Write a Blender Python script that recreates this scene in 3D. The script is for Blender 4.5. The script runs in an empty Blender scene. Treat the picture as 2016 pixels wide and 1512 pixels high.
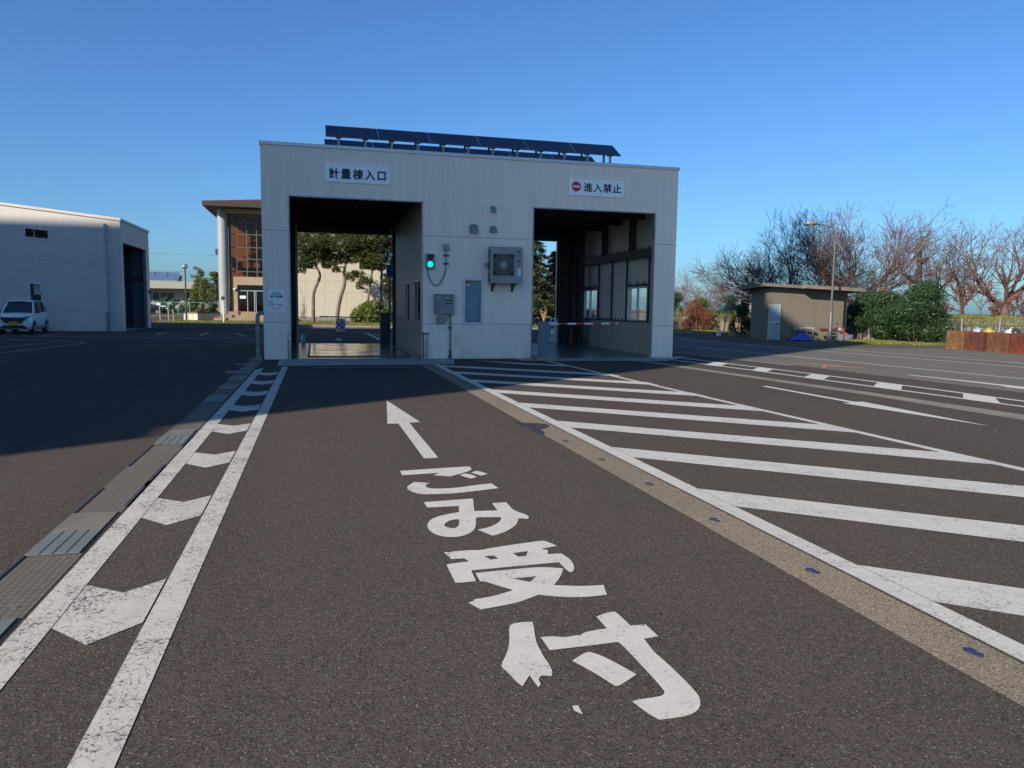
import bpy, bmesh, math, random
from mathutils import Vector, Matrix
import numpy as np

S = bpy.context.scene
COL = S.collection
rad = math.radians

# ---------------------------------------------------------------- camera
camd = bpy.data.cameras.new('camera')
cam = bpy.data.objects.new('camera', camd)
COL.objects.link(cam)
R_ = [[0.96797, -0.012511, 0.250752], [-0.250715, -0.100803, 0.962798], [0.013231, -0.994828, -0.100711]]
cam.matrix_world = Matrix(((R_[0][0], -R_[0][1], -R_[0][2], 0.0), (R_[1][0], -R_[1][1], -R_[1][2], 0.0),
                           (R_[2][0], -R_[2][1], -R_[2][2], 1.6), (0, 0, 0, 1)))
camd.sensor_width = 36
camd.lens = 1490 / 2016 * 36
camd.clip_start = 0.05
camd.clip_end = 6000
S.camera = cam

# ---------------------------------------------------------------- light
SUN_EL, SUN_AZ = 26.0, 232.9          # azimuth clockwise from +Y (the sun stands behind left)
w = bpy.data.worlds.new('World'); S.world = w; w.use_nodes = True
nt = w.node_tree
bg = nt.nodes['Background']
sky = nt.nodes.new('ShaderNodeTexSky'); sky.sky_type = 'NISHITA'; sky.sun_disc = False
sky.sun_elevation = rad(SUN_EL); sky.sun_rotation = rad(SUN_AZ)
sky.air_density = 1.0; sky.dust_density = 1.0; sky.ozone_density = 1.6; sky.altitude = 0
hs = nt.nodes.new('ShaderNodeHueSaturation')
hs.inputs['Saturation'].default_value = 1.0
nt.links.new(sky.outputs[0], hs.inputs['Color'])
tint = nt.nodes.new('ShaderNodeMix'); tint.data_type = 'RGBA'; tint.blend_type = 'MULTIPLY'
tint.inputs[0].default_value = 1.0; tint.inputs[7].default_value = (0.365, 0.64, 0.985, 1)
nt.links.new(hs.outputs[0], tint.inputs[6]); nt.links.new(tint.outputs[2], bg.inputs[0])
bg.inputs[1].default_value = 0.089
ld = bpy.data.lights.new('sun', 'SUN'); sun = bpy.data.objects.new('sun', ld); COL.objects.link(sun)
ld.energy = 4.2; ld.angle = rad(0.53); ld.color = (1.0, 0.915, 0.79)
e_, a_ = rad(SUN_EL), rad(SUN_AZ)
sd = Vector((-math.sin(a_) * math.cos(e_), -math.cos(a_) * math.cos(e_), -math.sin(e_)))
sun.rotation_euler = sd.to_track_quat('-Z', 'Y').to_euler()
sun.location = (-60, -40, 60)
S.view_settings.view_transform = 'Standard'; S.view_settings.look = 'None'
S.view_settings.exposure = 0.8; S.view_settings.gamma = 1.0
S.view_settings.use_curve_mapping = False
S.cycles.max_bounces = 6

# ---------------------------------------------------------------- material helpers
def new_mat(name):
    m = bpy.data.materials.new(name); m.use_nodes = True
    n = m.node_tree
    return m, n, n.nodes['Principled BSDF']
def N(n, t, **kw):
    x = n.nodes.new(t)
    for k, v in kw.items():
        if k in x.inputs: x.inputs[k].default_value = v
        else: setattr(x, k, v)
    return x
def rgb(c): return (c[0], c[1], c[2], 1)
def mixc(n, fac, a, b, mode='MIX'):
    x = n.nodes.new('ShaderNodeMix'); x.data_type = 'RGBA'; x.blend_type = mode
    for i, v in ((0, fac), (6, a), (7, b)):
        if isinstance(v, (int, float)): x.inputs[i].default_value = v
        elif isinstance(v, tuple): x.inputs[i].default_value = rgb(v)
        else: n.links.new(v, x.inputs[i])
    return x.outputs[2]
def ramp(n, src, lo, hi, a=0.0, b=1.0):
    x = n.nodes.new('ShaderNodeMapRange'); x.clamp = True
    for i, v in zip((1, 2, 3, 4), (lo, hi, a, b)): x.inputs[i].default_value = v
    n.links.new(src, x.inputs[0]); return x.outputs[0]
def coords(n, scale=(1, 1, 1), kind='Object', rot=(0, 0, 0)):
    t = N(n, 'ShaderNodeTexCoord'); m = N(n, 'ShaderNodeMapping')
    m.inputs['Scale'].default_value = scale; m.inputs['Rotation'].default_value = rot
    n.links.new(t.outputs[kind], m.inputs[0]); return m.outputs[0]
def noise(n, vec, scale, detail=4, rough=.55):
    x = N(n, 'ShaderNodeTexNoise'); x.inputs['Scale'].default_value = scale
    x.inputs['Detail'].default_value = detail; x.inputs['Roughness'].default_value = rough
    n.links.new(vec, x.inputs['Vector']); return x.outputs['Fac']
def voro(n, vec, scale, feature='F1', out='Distance', rnd=1.0):
    x = n.nodes.new('ShaderNodeTexVoronoi'); x.feature = feature
    x.inputs['Scale'].default_value = scale
    x.inputs['Randomness'].default_value = rnd
    n.links.new(vec, x.inputs['Vector']); return x.outputs[out]
def bump(n, src, strength, dist, bsdf):
    b = N(n, 'ShaderNodeBump'); b.inputs['Strength'].default_value = strength; b.inputs['Distance'].default_value = dist
    n.links.new(src, b.inputs['Height']); n.links.new(b.outputs[0], bsdf.inputs['Normal'])
def mat(name, c, rough=.6, metal=0., var=.12, vs=3., fine=40., stretch=(1, 1, 1), bmp=0.0, spec=.5, kind='Object'):
    """plain painted / cast surface with large and fine tone variation"""
    m, n, b = new_mat(name)
    v = coords(n, stretch, kind)
    f1 = ramp(n, noise(n, v, vs), .3, .7, 1 - var, 1 + var * .6)
    f2 = ramp(n, noise(n, v, fine, 2), .3, .7, 1 - var * .5, 1 + var * .3)
    mu = N(n, 'ShaderNodeMath'); mu.operation = 'MULTIPLY'
    n.links.new(f1, mu.inputs[0]); n.links.new(f2, mu.inputs[1])
    vm = N(n, 'ShaderNodeVectorMath'); vm.operation = 'SCALE'
    vm.inputs[0].default_value = c; n.links.new(mu.outputs[0], vm.inputs[3])
    n.links.new(vm.outputs[0], b.inputs['Base Color'])
    b.inputs['Roughness'].default_value = rough; b.inputs['Metallic'].default_value = metal
    b.inputs['Specular IOR Level'].default_value = spec
    if bmp: bump(n, f2, bmp, .02, b)
    return m

def asphalt(name, base, chip, patch, chips=.5):
    m, n, b = new_mat(name)
    v = coords(n)
    big = noise(n, v, .35, 5); mid = noise(n, v, 2.2, 5)
    fine = noise(n, v, 85, 4, .8); 
    cell = N(n, 'ShaderNodeTexVoronoi'); cell.inputs['Scale'].default_value = 95
    n.links.new(v, cell.inputs['Vector'])
    sep = N(n, 'ShaderNodeSeparateColor'); n.links.new(cell.outputs['Color'], sep.inputs[0])
    c0 = mixc(n, ramp(n, big, .38, .62), base, patch)
    vt = coords(n, (1.1, .07, 1)); tr = noise(n, vt, 1.0, 4, .6)
    c0 = mixc(n, ramp(n, tr, .45, .68, 0, .5), c0, tuple(x * .6 for x in base))
    sp_ = voro(n, coords(n), .55, 'F1'); spn = noise(n, v, 7, 3)
    ad = N(n, 'ShaderNodeMath'); ad.operation = 'MULTIPLY_ADD'; ad.inputs[1].default_value = .12; n.links.new(spn, ad.inputs[0]); n.links.new(sp_, ad.inputs[2])
    c0 = mixc(n, ramp(n, ad.outputs[0], .085, .15, .5, 0), c0, tuple(x * .4 for x in base))
    c1 = mixc(n, ramp(n, mid, .35, .7, 0, .45), c0, tuple(x * .70 for x in base))
    cell2 = N(n, 'ShaderNodeTexVoronoi'); cell2.inputs['Scale'].default_value = 190; n.links.new(v, cell2.inputs['Vector'])
    sep2 = N(n, 'ShaderNodeSeparateColor'); n.links.new(cell2.outputs['Color'], sep2.inputs[0])
    c2 = mixc(n, ramp(n, sep.outputs[1], .25, 1.0, .0, .75), c1, tuple(x * .28 for x in base))
    c2 = mixc(n, ramp(n, sep2.outputs[0], .5, 1.0, .0, .65), c2, tuple(x * 1.9 for x in base))
    c2 = mixc(n, ramp(n, fine, .42, .62, .0, .4), c2, tuple(x * .5 for x in base))
    thr = ramp(n, sep.outputs[0], 1 - chips * .11, 1 - chips * .11 + .03)
    d = ramp(n, cell.outputs['Distance'], .28, .5, 1, 0)
    mm = N(n, 'ShaderNodeMath'); mm.operation = 'MULTIPLY'
    n.links.new(thr, mm.inputs[0]); n.links.new(d, mm.inputs[1])
    c3 = mixc(n, mm.outputs[0], c2, chip)
    n.links.new(c3, b.inputs['Base Color'])
    b.inputs['Roughness'].default_value = .95
    b.inputs['Specular IOR Level'].default_value = .06
    bump(n, mixc(n, .5, fine, cell.outputs['Distance']), .5, .006, b)
    return m

def paint(name, c, under, wear=.4, crack=0.0, stretch=(1, 1, 1)):
    m, n, b = new_mat(name)
    v = coords(n, stretch)
    base = mixc(n, ramp(n, noise(n, v, 6, 5), .3, .75, 0, .5), c, tuple(x * .78 for x in c))
    w1 = noise(n, v, 46, 5, .75); w2 = noise(n, v, 3.0, 3)
    s = N(n, 'ShaderNodeMath'); s.operation = 'MULTIPLY_ADD'; s.inputs[1].default_value = .35
    n.links.new(w2, s.inputs[0]); n.links.new(w1, s.inputs[2])
    hi = .98 - wear * .22
    col = mixc(n, ramp(n, s.outputs[0], hi - .06, hi), base, under)
    if crack:
        vv = N(n, 'ShaderNodeVectorMath'); vv.operation = 'ADD'
        no = N(n, 'ShaderNodeTexNoise'); no.inputs['Scale'].default_value = 9; n.links.new(v, no.inputs['Vector'])
        sc = N(n, 'ShaderNodeVectorMath'); sc.operation = 'SCALE'; sc.inputs[3].default_value = .12
        n.links.new(no.outputs['Color'], sc.inputs[0]); n.links.new(v, vv.inputs[0]); n.links.new(sc.outputs[0], vv.inputs[1])
        e = voro(n, vv.outputs[0], 17, 'DISTANCE_TO_EDGE')
        e2 = voro(n, vv.outputs[0], 6, 'DISTANCE_TO_EDGE')
        cm = ramp(n, noise(n, v, 1.7, 3), .36, .56, .3, 1.0)
        for src, a_, b_, k_ in ((e, .006, .024, crack * .8), (e2, .004, .011, crack)):
            q_ = N(n, 'ShaderNodeMath'); q_.operation = 'MULTIPLY'; n.links.new(ramp(n, src, a_, b_, k_, 0), q_.inputs[0]); n.links.new(cm, q_.inputs[1])
            col = mixc(n, q_.outputs[0], col, under)
        col = mixc(n, ramp(n, noise(n, coords(n, (3, .35, 1)), 1.5, 4), .5, .75, 0, crack * .35), col, tuple((x + y) / 2 for x, y in zip(c, under)))
    n.links.new(col, b.inputs['Base Color']); b.inputs['Roughness'].default_value = .7
    bump(n, w1, .25, .003, b)
    return m

def leafmat(name, c1, c2, rough=.55, trans=.25):
    m, n, b = new_mat(name)
    g = N(n, 'ShaderNodeNewGeometry')
    v = coords(n)
    f = noise(n, v, 1.3, 3)
    a = N(n, 'ShaderNodeMath'); a.operation = 'MULTIPLY_ADD'; a.inputs[1].default_value = .6
    n.links.new(g.outputs['Random Per Island'], a.inputs[0]); n.links.new(f, a.inputs[2])
    c = mixc(n, ramp(n, a.outputs[0], .4, 1.15), c1, c2)
    n.links.new(c, b.inputs['Base Color']); b.inputs['Roughness'].default_value = rough
    b.inputs['Specular IOR Level'].default_value = .35
    if trans:
        t = N(n, 'ShaderNodeBsdfTranslucent'); n.links.new(c, t.inputs[0])
        mx = N(n, 'ShaderNodeMixShader'); mx.inputs[0].default_value = trans
        n.links.new(b.outputs[0], mx.inputs[1]); n.links.new(t.outputs[0], mx.inputs[2])
        n.links.new(mx.outputs[0], n.nodes['Material Output'].inputs[0])
    return m

def glassmat(name, tint, mixf=.35, rough=.02):
    m, n, b = new_mat(name)
    n.nodes.remove(b)
    t = N(n, 'ShaderNodeBsdfTransparent'); t.inputs[0].default_value = rgb(tint)
    g = N(n, 'ShaderNodeBsdfGlossy'); g.inputs['Roughness'].default_value = rough
    fr = N(n, 'ShaderNodeFresnel'); fr.inputs[0].default_value = 1.5
    s = ramp(n, fr.outputs[0], 0, 1, mixf * .1, mixf)
    mx = N(n, 'ShaderNodeMixShader'); n.links.new(s, mx.inputs[0])
    n.links.new(t.outputs[0], mx.inputs[1]); n.links.new(g.outputs[0], mx.inputs[2])
    n.links.new(mx.outputs[0], n.nodes['Material Output'].inputs[0])
    return m

def tilemat(name, c, grout, w, h, rough=.5, axis='XZ'):
    m, n, b = new_mat(name)
    t = N(n, 'ShaderNodeTexCoord'); sp = N(n, 'ShaderNodeSeparateXYZ'); cb = N(n, 'ShaderNodeCombineXYZ')
    n.links.new(t.outputs['Object'], sp.inputs[0])
    ax = {'X': 0, 'Y': 1, 'Z': 2}
    if axis == 'WRAP':
        at = N(n, 'ShaderNodeMath'); at.operation = 'ARCTAN2'
        n.links.new(sp.outputs[0], at.inputs[0]); n.links.new(sp.outputs[1], at.inputs[1])
        n.links.new(at.outputs[0], cb.inputs[0]); n.links.new(sp.outputs[2], cb.inputs[1])
    else:
        n.links.new(sp.outputs[ax[axis[0]]], cb.inputs[0]); n.links.new(sp.outputs[ax[axis[1]]], cb.inputs[1])
    br = N(n, 'ShaderNodeTexBrick'); br.inputs['Scale'].default_value = 1
    br.inputs['Brick Width'].default_value = w; br.inputs['Row Height'].default_value = h
    br.inputs['Mortar Size'].default_value = min(w, h) * .07; br.offset = 0.0 if axis in ('WRAP', 'XY') else .5
    br.inputs['Color1'].default_value = rgb(c); br.inputs['Color2'].default_value = rgb(tuple(x * .82 for x in c))
    br.inputs['Mortar'].default_value = rgb(grout)
    n.links.new(cb.outputs[0], br.inputs[0])
    v = coords(n)
    col = mixc(n, ramp(n, noise(n, v, 1.2, 5), .35, .7, 0, .5), br.outputs[0], tuple(x * .6 for x in c))
    n.links.new(col, b.inputs['Base Color']); b.inputs['Roughness'].default_value = rough
    return m

def wallpanel(name, c, streak=.1, rough=.45):
    """coated metal / ALC panel with faint vertical rain streaks and dirt"""
    m, n, b = new_mat(name)
    v = coords(n, (7, 7, .35)); v2 = coords(n, (1, 1, 1)); v3 = coords(n, (26, 26, .7))
    a = ramp(n, noise(n, v, 1.0, 5), .42, .75, 0, streak)
    d = ramp(n, noise(n, v3, 1.0, 3), .5, .8, 0, streak * .7)
    q = ramp(n, noise(n, v2, .9, 4), .35, .7, 0, .10)
    c1 = mixc(n, a, c, (c[0] * .55, c[1] * .53, c[2] * .48))
    c2 = mixc(n, d, c1, (c[0] * .5, c[1] * .5, c[2] * .47))
    c3 = mixc(n, q, c2, (c[0] * .8, c[1] * .76, c[2] * .7))
    sz = N(n, 'ShaderNodeSeparateXYZ'); n.links.new(v2, sz.inputs[0])
    mz = N(n, 'ShaderNodeMath'); mz.operation = 'MULTIPLY_ADD'; mz.inputs[1].default_value = -.22; n.links.new(sz.outputs[2], mz.inputs[0]); n.links.new(noise(n, v2, 2.2, 5, .6), mz.inputs[2])
    c3 = mixc(n, ramp(n, mz.outputs[0], .42, .68, 0, streak * 2.2), c3, (c[0] * .55, c[1] * .5, c[2] * .42))
    n.links.new(c3, b.inputs['Base Color']); b.inputs['Roughness'].default_value = rough
    bump(n, noise(n, v2, 60, 2), .08, .004, b)
    return m

# ---------------------------------------------------------------- mesh helpers
class MB:
    def __init__(s): s.v = []; s.f = []; s.m = []; s.sm = []
    def add(s, vs, fs, mi=0, smooth=False):
        o = len(s.v); s.v += [tuple(p) for p in vs]
        for f in fs: s.f.append(tuple(i + o for i in f)); s.m.append(mi); s.sm.append(smooth)
        return s
    def box(s, x0, x1, y0, y1, z0, z1, mi=0):
        return s.add([(x0, y0, z0), (x1, y0, z0), (x1, y1, z0), (x0, y1, z0), (x0, y0, z1), (x1, y0, z1), (x1, y1, z1), (x0, y1, z1)],
                     [(0, 3, 2, 1), (4, 5, 6, 7), (0, 1, 5, 4), (1, 2, 6, 5), (2, 3, 7, 6), (3, 0, 4, 7)], mi)
    def bbox(s, x0, x1, y0, y1, z0, z1, r=.01, mi=0):
        """box with chamfered edges"""
        bm = bmesh.new(); bmesh.ops.create_cube(bm, size=1)
        for v in bm.verts: v.co = Vector((x0 if v.co.x < 0 else x1, y0 if v.co.y < 0 else y1, z0 if v.co.z < 0 else z1))
        bmesh.ops.bevel(bm, geom=bm.edges[:], offset=r, segments=2, affect='EDGES', profile=.6)
        bm.verts.ensure_lookup_table()
        s.add([v.co for v in bm.verts], [[v.index for v in f.verts] for f in bm.faces], mi)
        bm.free(); return s
    def quad(s, a, b, c, d, mi=0): return s.add([a, b, c, d], [(0, 1, 2, 3)], mi)
    def tube(s, pts, rs, n=8, mi=0, cap=True, smooth=True):
        pts = [Vector(p) for p in pts]
        if isinstance(rs, (int, float)): rs = [rs] * len(pts)
        vs = []; fs = []; prev = None
        for i, p in enumerate(pts):
            d = (pts[min(i + 1, len(pts) - 1)] - pts[max(i - 1, 0)])
            d = d.normalized() if d.length > 1e-9 else Vector((0, 0, 1))
            if prev is None:
                a = d.orthogonal().normalized()
            else:
                a = prev - d * prev.dot(d); a = a.normalized() if a.length > 1e-6 else d.orthogonal().normalized()
            prev = a; b = d.cross(a)
            for k in range(n):
                t = 2 * math.pi * k / n
                vs.append(p + (a * math.cos(t) + b * math.sin(t)) * rs[i])
        for i in range(len(pts) - 1):
            for k in range(n):
                fs.append((i * n + k, i * n + (k + 1) % n, (i + 1) * n + (k + 1) % n, (i + 1) * n + k))
        s.add(vs, fs, mi, smooth)
        if cap:
            o = len(vs)
            s.add(vs[:n], [tuple(range(n))[::-1]], mi); s.add(vs[-n:], [tuple(range(n))], mi)
        return s
    def cyl(s, p0, p1, r, n=16, mi=0, r1=None): return s.tube([p0, p1], [r, r if r1 is None else r1], n, mi)
    def prism(s, poly, axis, a, b, mi=0):
        """extrude a 2D polygon along an axis between a and b"""
        k = len(poly)
        def P(q, t): return {'X': (t, q[0], q[1]), 'Y': (q[0], t, q[1]), 'Z': (q[0], q[1], t)}[axis]
        s.add([P(q, a) for q in poly] + [P(q, b) for q in poly],
              [tuple(range(k)), tuple(range(2 * k - 1, k - 1, -1))] + [(i, (i + 1) % k, k + (i + 1) % k, k + i) for i in range(k)], mi)
        return s
    def sphere(s, c, r, mi=0, u=16, v=10, sq=(1, 1, 1)):
        vs = []; fs = []
        for j in range(v + 1):
            t = math.pi * j / v
            for i in range(u):
                p = 2 * math.pi * i / u
                vs.append((c[0] + r * sq[0] * math.sin(t) * math.cos(p), c[1] + r * sq[1] * math.sin(t) * math.sin(p), c[2] + r * sq[2] * math.cos(t)))
        for j in range(v):
            for i in range(u): fs.append((j * u + i, j * u + (i + 1) % u, (j + 1) * u + (i + 1) % u, (j + 1) * u + i))
        return s.add(vs, fs, mi, True)
    def build(s, name, mats, parent=None, loc=None, recalc=True):
        if not isinstance(mats, (list, tuple)): mats = [mats]
        off = Vector((0, 0, 0))
        if parent is not None:
            p = parent
            while p is not None: off += p.location; p = p.parent
        elif loc is not None: off = Vector(loc)
        me = bpy.data.meshes.new(name)
        me.from_pydata([(x - off.x, y - off.y, z - off.z) for x, y, z in s.v], [], s.f)
        for m in mats: me.materials.append(m)
        me.polygons.foreach_set('material_index', s.m)
        me.polygons.foreach_set('use_smooth', s.sm)
        if recalc and len(s.f) < 20000:
            bm = bmesh.new(); bm.from_mesh(me); bmesh.ops.recalc_face_normals(bm, faces=bm.faces[:]); bm.to_mesh(me); bm.free()
        me.update()
        o = bpy.data.objects.new(name, me); COL.objects.link(o)
        if parent is not None: o.parent = parent
        elif loc is not None: o.location = loc
        return o

def tag(o, label=None, cat=None, group=None, kind=None):
    if label: o['label'] = label
    if cat: o['category'] = cat
    if group: o['group'] = group
    if kind: o['kind'] = kind
    return o
def thing(name, label, cat, loc=(0, 0, 0), group=None):
    o = bpy.data.objects.new(name, None); o.empty_display_size = .3
    COL.objects.link(o); o.location = loc
    return tag(o, label, cat, group)
def copy_tree(o, loc=None, rz=None, label=None, parent=None, scale=None):
    c = o.copy(); COL.objects.link(c); c.parent = parent
    if loc is not None: c.location = loc
    if rz is not None: c.rotation_euler[2] = rz
    if scale is not None: c.scale = scale
    if label: c['label'] = label
    for ch in [x for x in bpy.data.objects if x.parent is o]: copy_tree(ch, parent=c)
    return c

def plate_mesh(loops, depth=0.0):
    """filled planar outline (first loop outer, others holes / islands) -> list verts, faces in XY, extruded +-depth/2"""
    cu = bpy.data.curves.new('t', 'CURVE'); cu.dimensions = '2D'; cu.fill_mode = 'BOTH' if depth else 'FRONT'
    cu.extrude = depth / 2
    for lp in loops:
        sp = cu.splines.new('POLY'); sp.points.add(len(lp) - 1)
        for p, q in zip(sp.points, lp): p.co = (q[0], q[1], 0, 1)
        sp.use_cyclic_u = True
    ob = bpy.data.objects.new('t', cu); COL.objects.link(ob)
    dg = bpy.context.evaluated_depsgraph_get(); dg.update()
    me = bpy.data.meshes.new_from_object(ob.evaluated_get(dg))
    vs = [tuple(v.co) for v in me.vertices]; fs = [tuple(p.vertices) for p in me.polygons]
    bpy.data.objects.remove(ob); bpy.data.curves.remove(cu); bpy.data.meshes.remove(me)
    return vs, fs
def text_mesh(txt, bold=0.0, gap=1.0, line=1.0):
    cu = bpy.data.curves.new('t', 'FONT'); cu.body = txt; cu.size = 1; cu.space_character = gap; cu.space_line = line
    cu.offset = bold; cu.resolution_u = 4; cu.align_x = 'CENTER'
    ob = bpy.data.objects.new('t', cu); COL.objects.link(ob)
    dg = bpy.context.evaluated_depsgraph_get(); dg.update()
    me = bpy.data.meshes.new_from_object(ob.evaluated_get(dg))
    vs = [tuple(v.co) for v in me.vertices]; fs = [tuple(p.vertices) for p in me.polygons]
    bpy.data.objects.remove(ob); bpy.data.curves.remove(cu); bpy.data.meshes.remove(me)
    return vs, fs
def put_text(mb, txt, x0, x1, z0, z1, y, mi=0, bold=0.0, gap=1.0, keep=False):
    """text on a plane facing -Y, fitted to a box"""
    vs, fs = text_mesh(txt, 0.0, gap)
    if not vs: return
    ax = min(v[0] for v in vs); bx = max(v[0] for v in vs); az = min(v[1] for v in vs); bz = max(v[1] for v in vs)
    sx = (x1 - x0) / (bx - ax); sz = (z1 - z0) / (bz - az)
    offs = [(0, 0)] if not bold else [(0, 0), (1, 0), (-1, 0), (0, 1), (0, -1)]
    e = bold * (z1 - z0)
    for k, (ox, oz) in enumerate(offs):
        mb.add([(x0 + (v[0] - ax) * sx + ox * e, y - k * .0003, z0 + (v[1] - az) * sz + oz * e) for v in vs], fs, mi)
def soften(lp):
    """round the shallow corners of a traced outline, keep the sharp ones"""
    for _ in range(2):
        out = []; k = len(lp)
        for i in range(k):
            p, a, b = Vector(lp[i - 1]), Vector(lp[i]), Vector(lp[(i + 1) % k])
            d1 = a - p; d2 = b - a
            ang = abs(d1.angle_signed(d2)) if d1.length > 1e-6 and d2.length > 1e-6 else 0
            if .03 < ang < .95:
                q = min(.25, .12 / max(d1.length, 1e-6)); r_ = min(.25, .12 / max(d2.length, 1e-6))
                out += [tuple(a - d1 * q), tuple(a + d2 * r_)]
            else: out.append(tuple(a))
        lp = out
    return lp
def sheet(name, loops, z, m, kind='structure', **kw):
    vs, fs = plate_mesh(loops)
    mb = MB(); mb.add([(v[0], v[1], z) for v in vs], fs)
    o = mb.build(name, m, recalc=False)
    # make faces point up
    bm = bmesh.new(); bm.from_mesh(o.data)
    bm.normal_update()
    for f in bm.faces:
        if f.normal.z < 0: f.normal_flip()
    bm.to_mesh(o.data); bm.free()
    return tag(o, kind=kind, **kw)
def strip(p0, p1, wd):
    a = Vector(p0); b = Vector(p1); d = (b - a).normalized(); n = Vector((-d.y, d.x)) * wd / 2
    return [tuple(a + n), tuple(b + n), tuple(b - n), tuple(a - n)]

# outlines of the painted words, metres on the ground
GLYPHS = {
 'go': [[[0.787,7.315],[1.49,7.396],[1.493,7.202],[1.22,6.978],[1.076,7.06],[1.154,7.153],[0.783,7.117]],[[1.321,7.012],[1.381,7.074],[1.428,7.048],[1.468,6.91],[1.395,6.849]],[[1.448,7.106],[1.515,7.173],[1.549,7.145],[1.595,7.019],[1.523,6.955]],[[1.002,6.749],[0.863,6.817],[0.797,6.7],[0.771,6.623],[0.771,6.537],[0.799,6.447],[0.842,6.375],[0.89,6.341],[1.012,6.327],[1.176,6.324],[1.565,6.434],[1.543,6.622],[1.437,6.607],[1.212,6.519],[1.042,6.516],[0.972,6.542],[0.947,6.581],[0.939,6.633],[0.952,6.689],[0.974,6.724]]],
 'mi': [[[0.848,6.083],[1.264,6.12],[1.262,6.074],[1.231,5.918],[1.2,5.732],[1.382,5.71],[1.39,5.935],[1.51,5.947],[1.513,5.86],[1.505,5.696],[1.583,5.526],[1.569,5.455],[1.553,5.431],[1.489,5.459],[1.453,5.358],[1.403,5.257],[1.321,5.159],[1.25,5.099],[1.194,5.07],[1.119,5.234],[1.193,5.263],[1.262,5.317],[1.322,5.396],[1.36,5.482],[1.361,5.521],[1.186,5.551],[1.172,5.539],[1.123,5.307],[1.079,5.2],[1.014,5.125],[0.949,5.095],[0.896,5.098],[0.847,5.124],[0.799,5.195],[0.776,5.293],[0.776,5.39],[0.796,5.486],[0.827,5.562],[0.89,5.634],[0.955,5.675],[1.077,5.728],[1.108,5.907],[0.851,5.911]],[[1.04,5.528],[1.012,5.38],[0.989,5.325],[0.96,5.302],[0.934,5.312],[0.911,5.342],[0.899,5.388],[0.916,5.44],[0.955,5.504],[1.001,5.53]]],
 'uke': [[[0.798,4.779],[0.982,4.795],[1.038,4.771],[1.123,4.807],[1.497,4.89],[1.525,4.875],[1.571,4.755],[1.445,4.716],[1.483,4.679],[1.455,4.601],[1.546,4.598],[1.563,4.516],[1.565,4.417],[1.539,4.311],[1.512,4.255],[1.489,4.247],[1.48,4.29],[1.478,4.436],[0.906,4.408],[0.897,4.224],[0.813,4.216],[0.774,4.224],[0.774,4.538],[0.785,4.552],[0.926,4.571],[0.905,4.636],[0.823,4.638]],[[1.042,4.648],[1.103,4.653],[1.12,4.585],[1.067,4.575]],[[1.237,4.671],[1.346,4.689],[1.307,4.596],[1.255,4.593]],[[0.921,4.356],[1.334,4.386],[1.467,4.321],[1.443,4.257],[1.39,4.157],[1.325,4.062],[1.479,4.009],[1.611,4.001],[1.573,3.855],[1.476,3.849],[1.398,3.856],[1.301,3.885],[1.195,3.939],[1.119,3.892],[1.029,3.846],[0.834,3.807],[0.789,3.913],[0.825,3.931],[0.83,3.952],[0.93,3.968],[1.076,4.036],[0.996,4.138],[0.947,4.209],[0.92,4.215]],[[1.116,4.218],[1.266,4.224],[1.205,4.141]]],
 'tsuke': [[[0.932,3.58],[0.985,3.603],[1.061,3.593],[1.055,3.55],[1.012,3.362],[1.008,3.277],[1.003,3.197],[1.007,3.14],[1.0,3.055],[0.984,3.022],[0.941,3.035],[0.917,3.007],[0.92,2.966],[0.899,2.939],[0.891,3.049],[0.836,2.963],[0.82,3.004],[0.807,3.089],[0.786,3.158],[0.821,3.227],[0.861,3.311],[0.898,3.426]],[[1.05,3.41],[1.117,3.404],[1.161,3.379],[1.228,3.392],[1.245,3.383],[1.284,3.419],[1.405,3.432],[1.406,3.581],[1.476,3.62],[1.526,3.62],[1.534,3.563],[1.536,3.436],[1.617,3.433],[1.621,3.287],[1.539,3.28],[1.524,3.135],[1.537,2.99],[1.539,2.764],[1.53,2.705],[1.507,2.655],[1.476,2.618],[1.434,2.594],[1.385,2.584],[1.29,2.586],[1.264,2.642],[1.242,2.737],[1.263,2.748],[1.374,2.75],[1.401,2.767],[1.414,2.802],[1.408,3.259],[1.397,3.274],[1.167,3.265],[1.051,3.264]],[[1.119,3.138],[1.207,3.206],[1.241,3.2],[1.298,3.101],[1.354,2.95],[1.241,2.872],[1.222,2.876],[1.177,3.009]],[[0.991,2.763],[1.014,2.761],[1.011,2.693],[0.984,2.725]]],
 'arrow': [[[1.163,12.919],[1.397,10.413],[1.247,10.386],[1.243,9.817],[1.254,7.903],[1.234,7.886],[1.099,7.876],[1.088,10.326],[0.939,10.338]]],
}
# ---------------------------------------------------------------- materials
ASP = asphalt('lot_asphalt', (.094, .075, .061), (.24, .21, .18), (.082, .067, .057), .6)
ASP2 = asphalt('old_asphalt', (.17, .152, .128), (.3, .28, .24), (.145, .13, .11), 1.2)
UND = (.085, .07, .065)
PAINT = paint('road_paint', (.54, .505, .44), UND, .62, .6, (.7, 1, 1))
PAINTW = paint('worn_road_paint', (.53, .485, .41), UND, .85, .9)
PAINTT = paint('thick_road_paint', (.55, .52, .455), UND, .35, .25)
PAINTL = paint('letter_paint', (.57, .53, .46), UND, .6, .25, (1, 1, 1))
PAINTF = paint('faded_road_paint', (.44, .42, .38), UND, 1.3, .3)
ORANGE = paint('orange_road_paint', (.62, .2, .06), (.12, .1, .09), .9)
CONC = asphalt('gutter_concrete', (.255, .208, .152), (.4, .35, .28), (.17, .14, .105), 1.2)
CONC2 = mat('apron_concrete', (.3, .3, .28), .7, var=.25, vs=1.2, fine=30, bmp=.2)
CONCD = mat('stained_concrete', (.24, .22, .18), .85, var=.35, vs=2.5, fine=30, bmp=.3)
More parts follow.
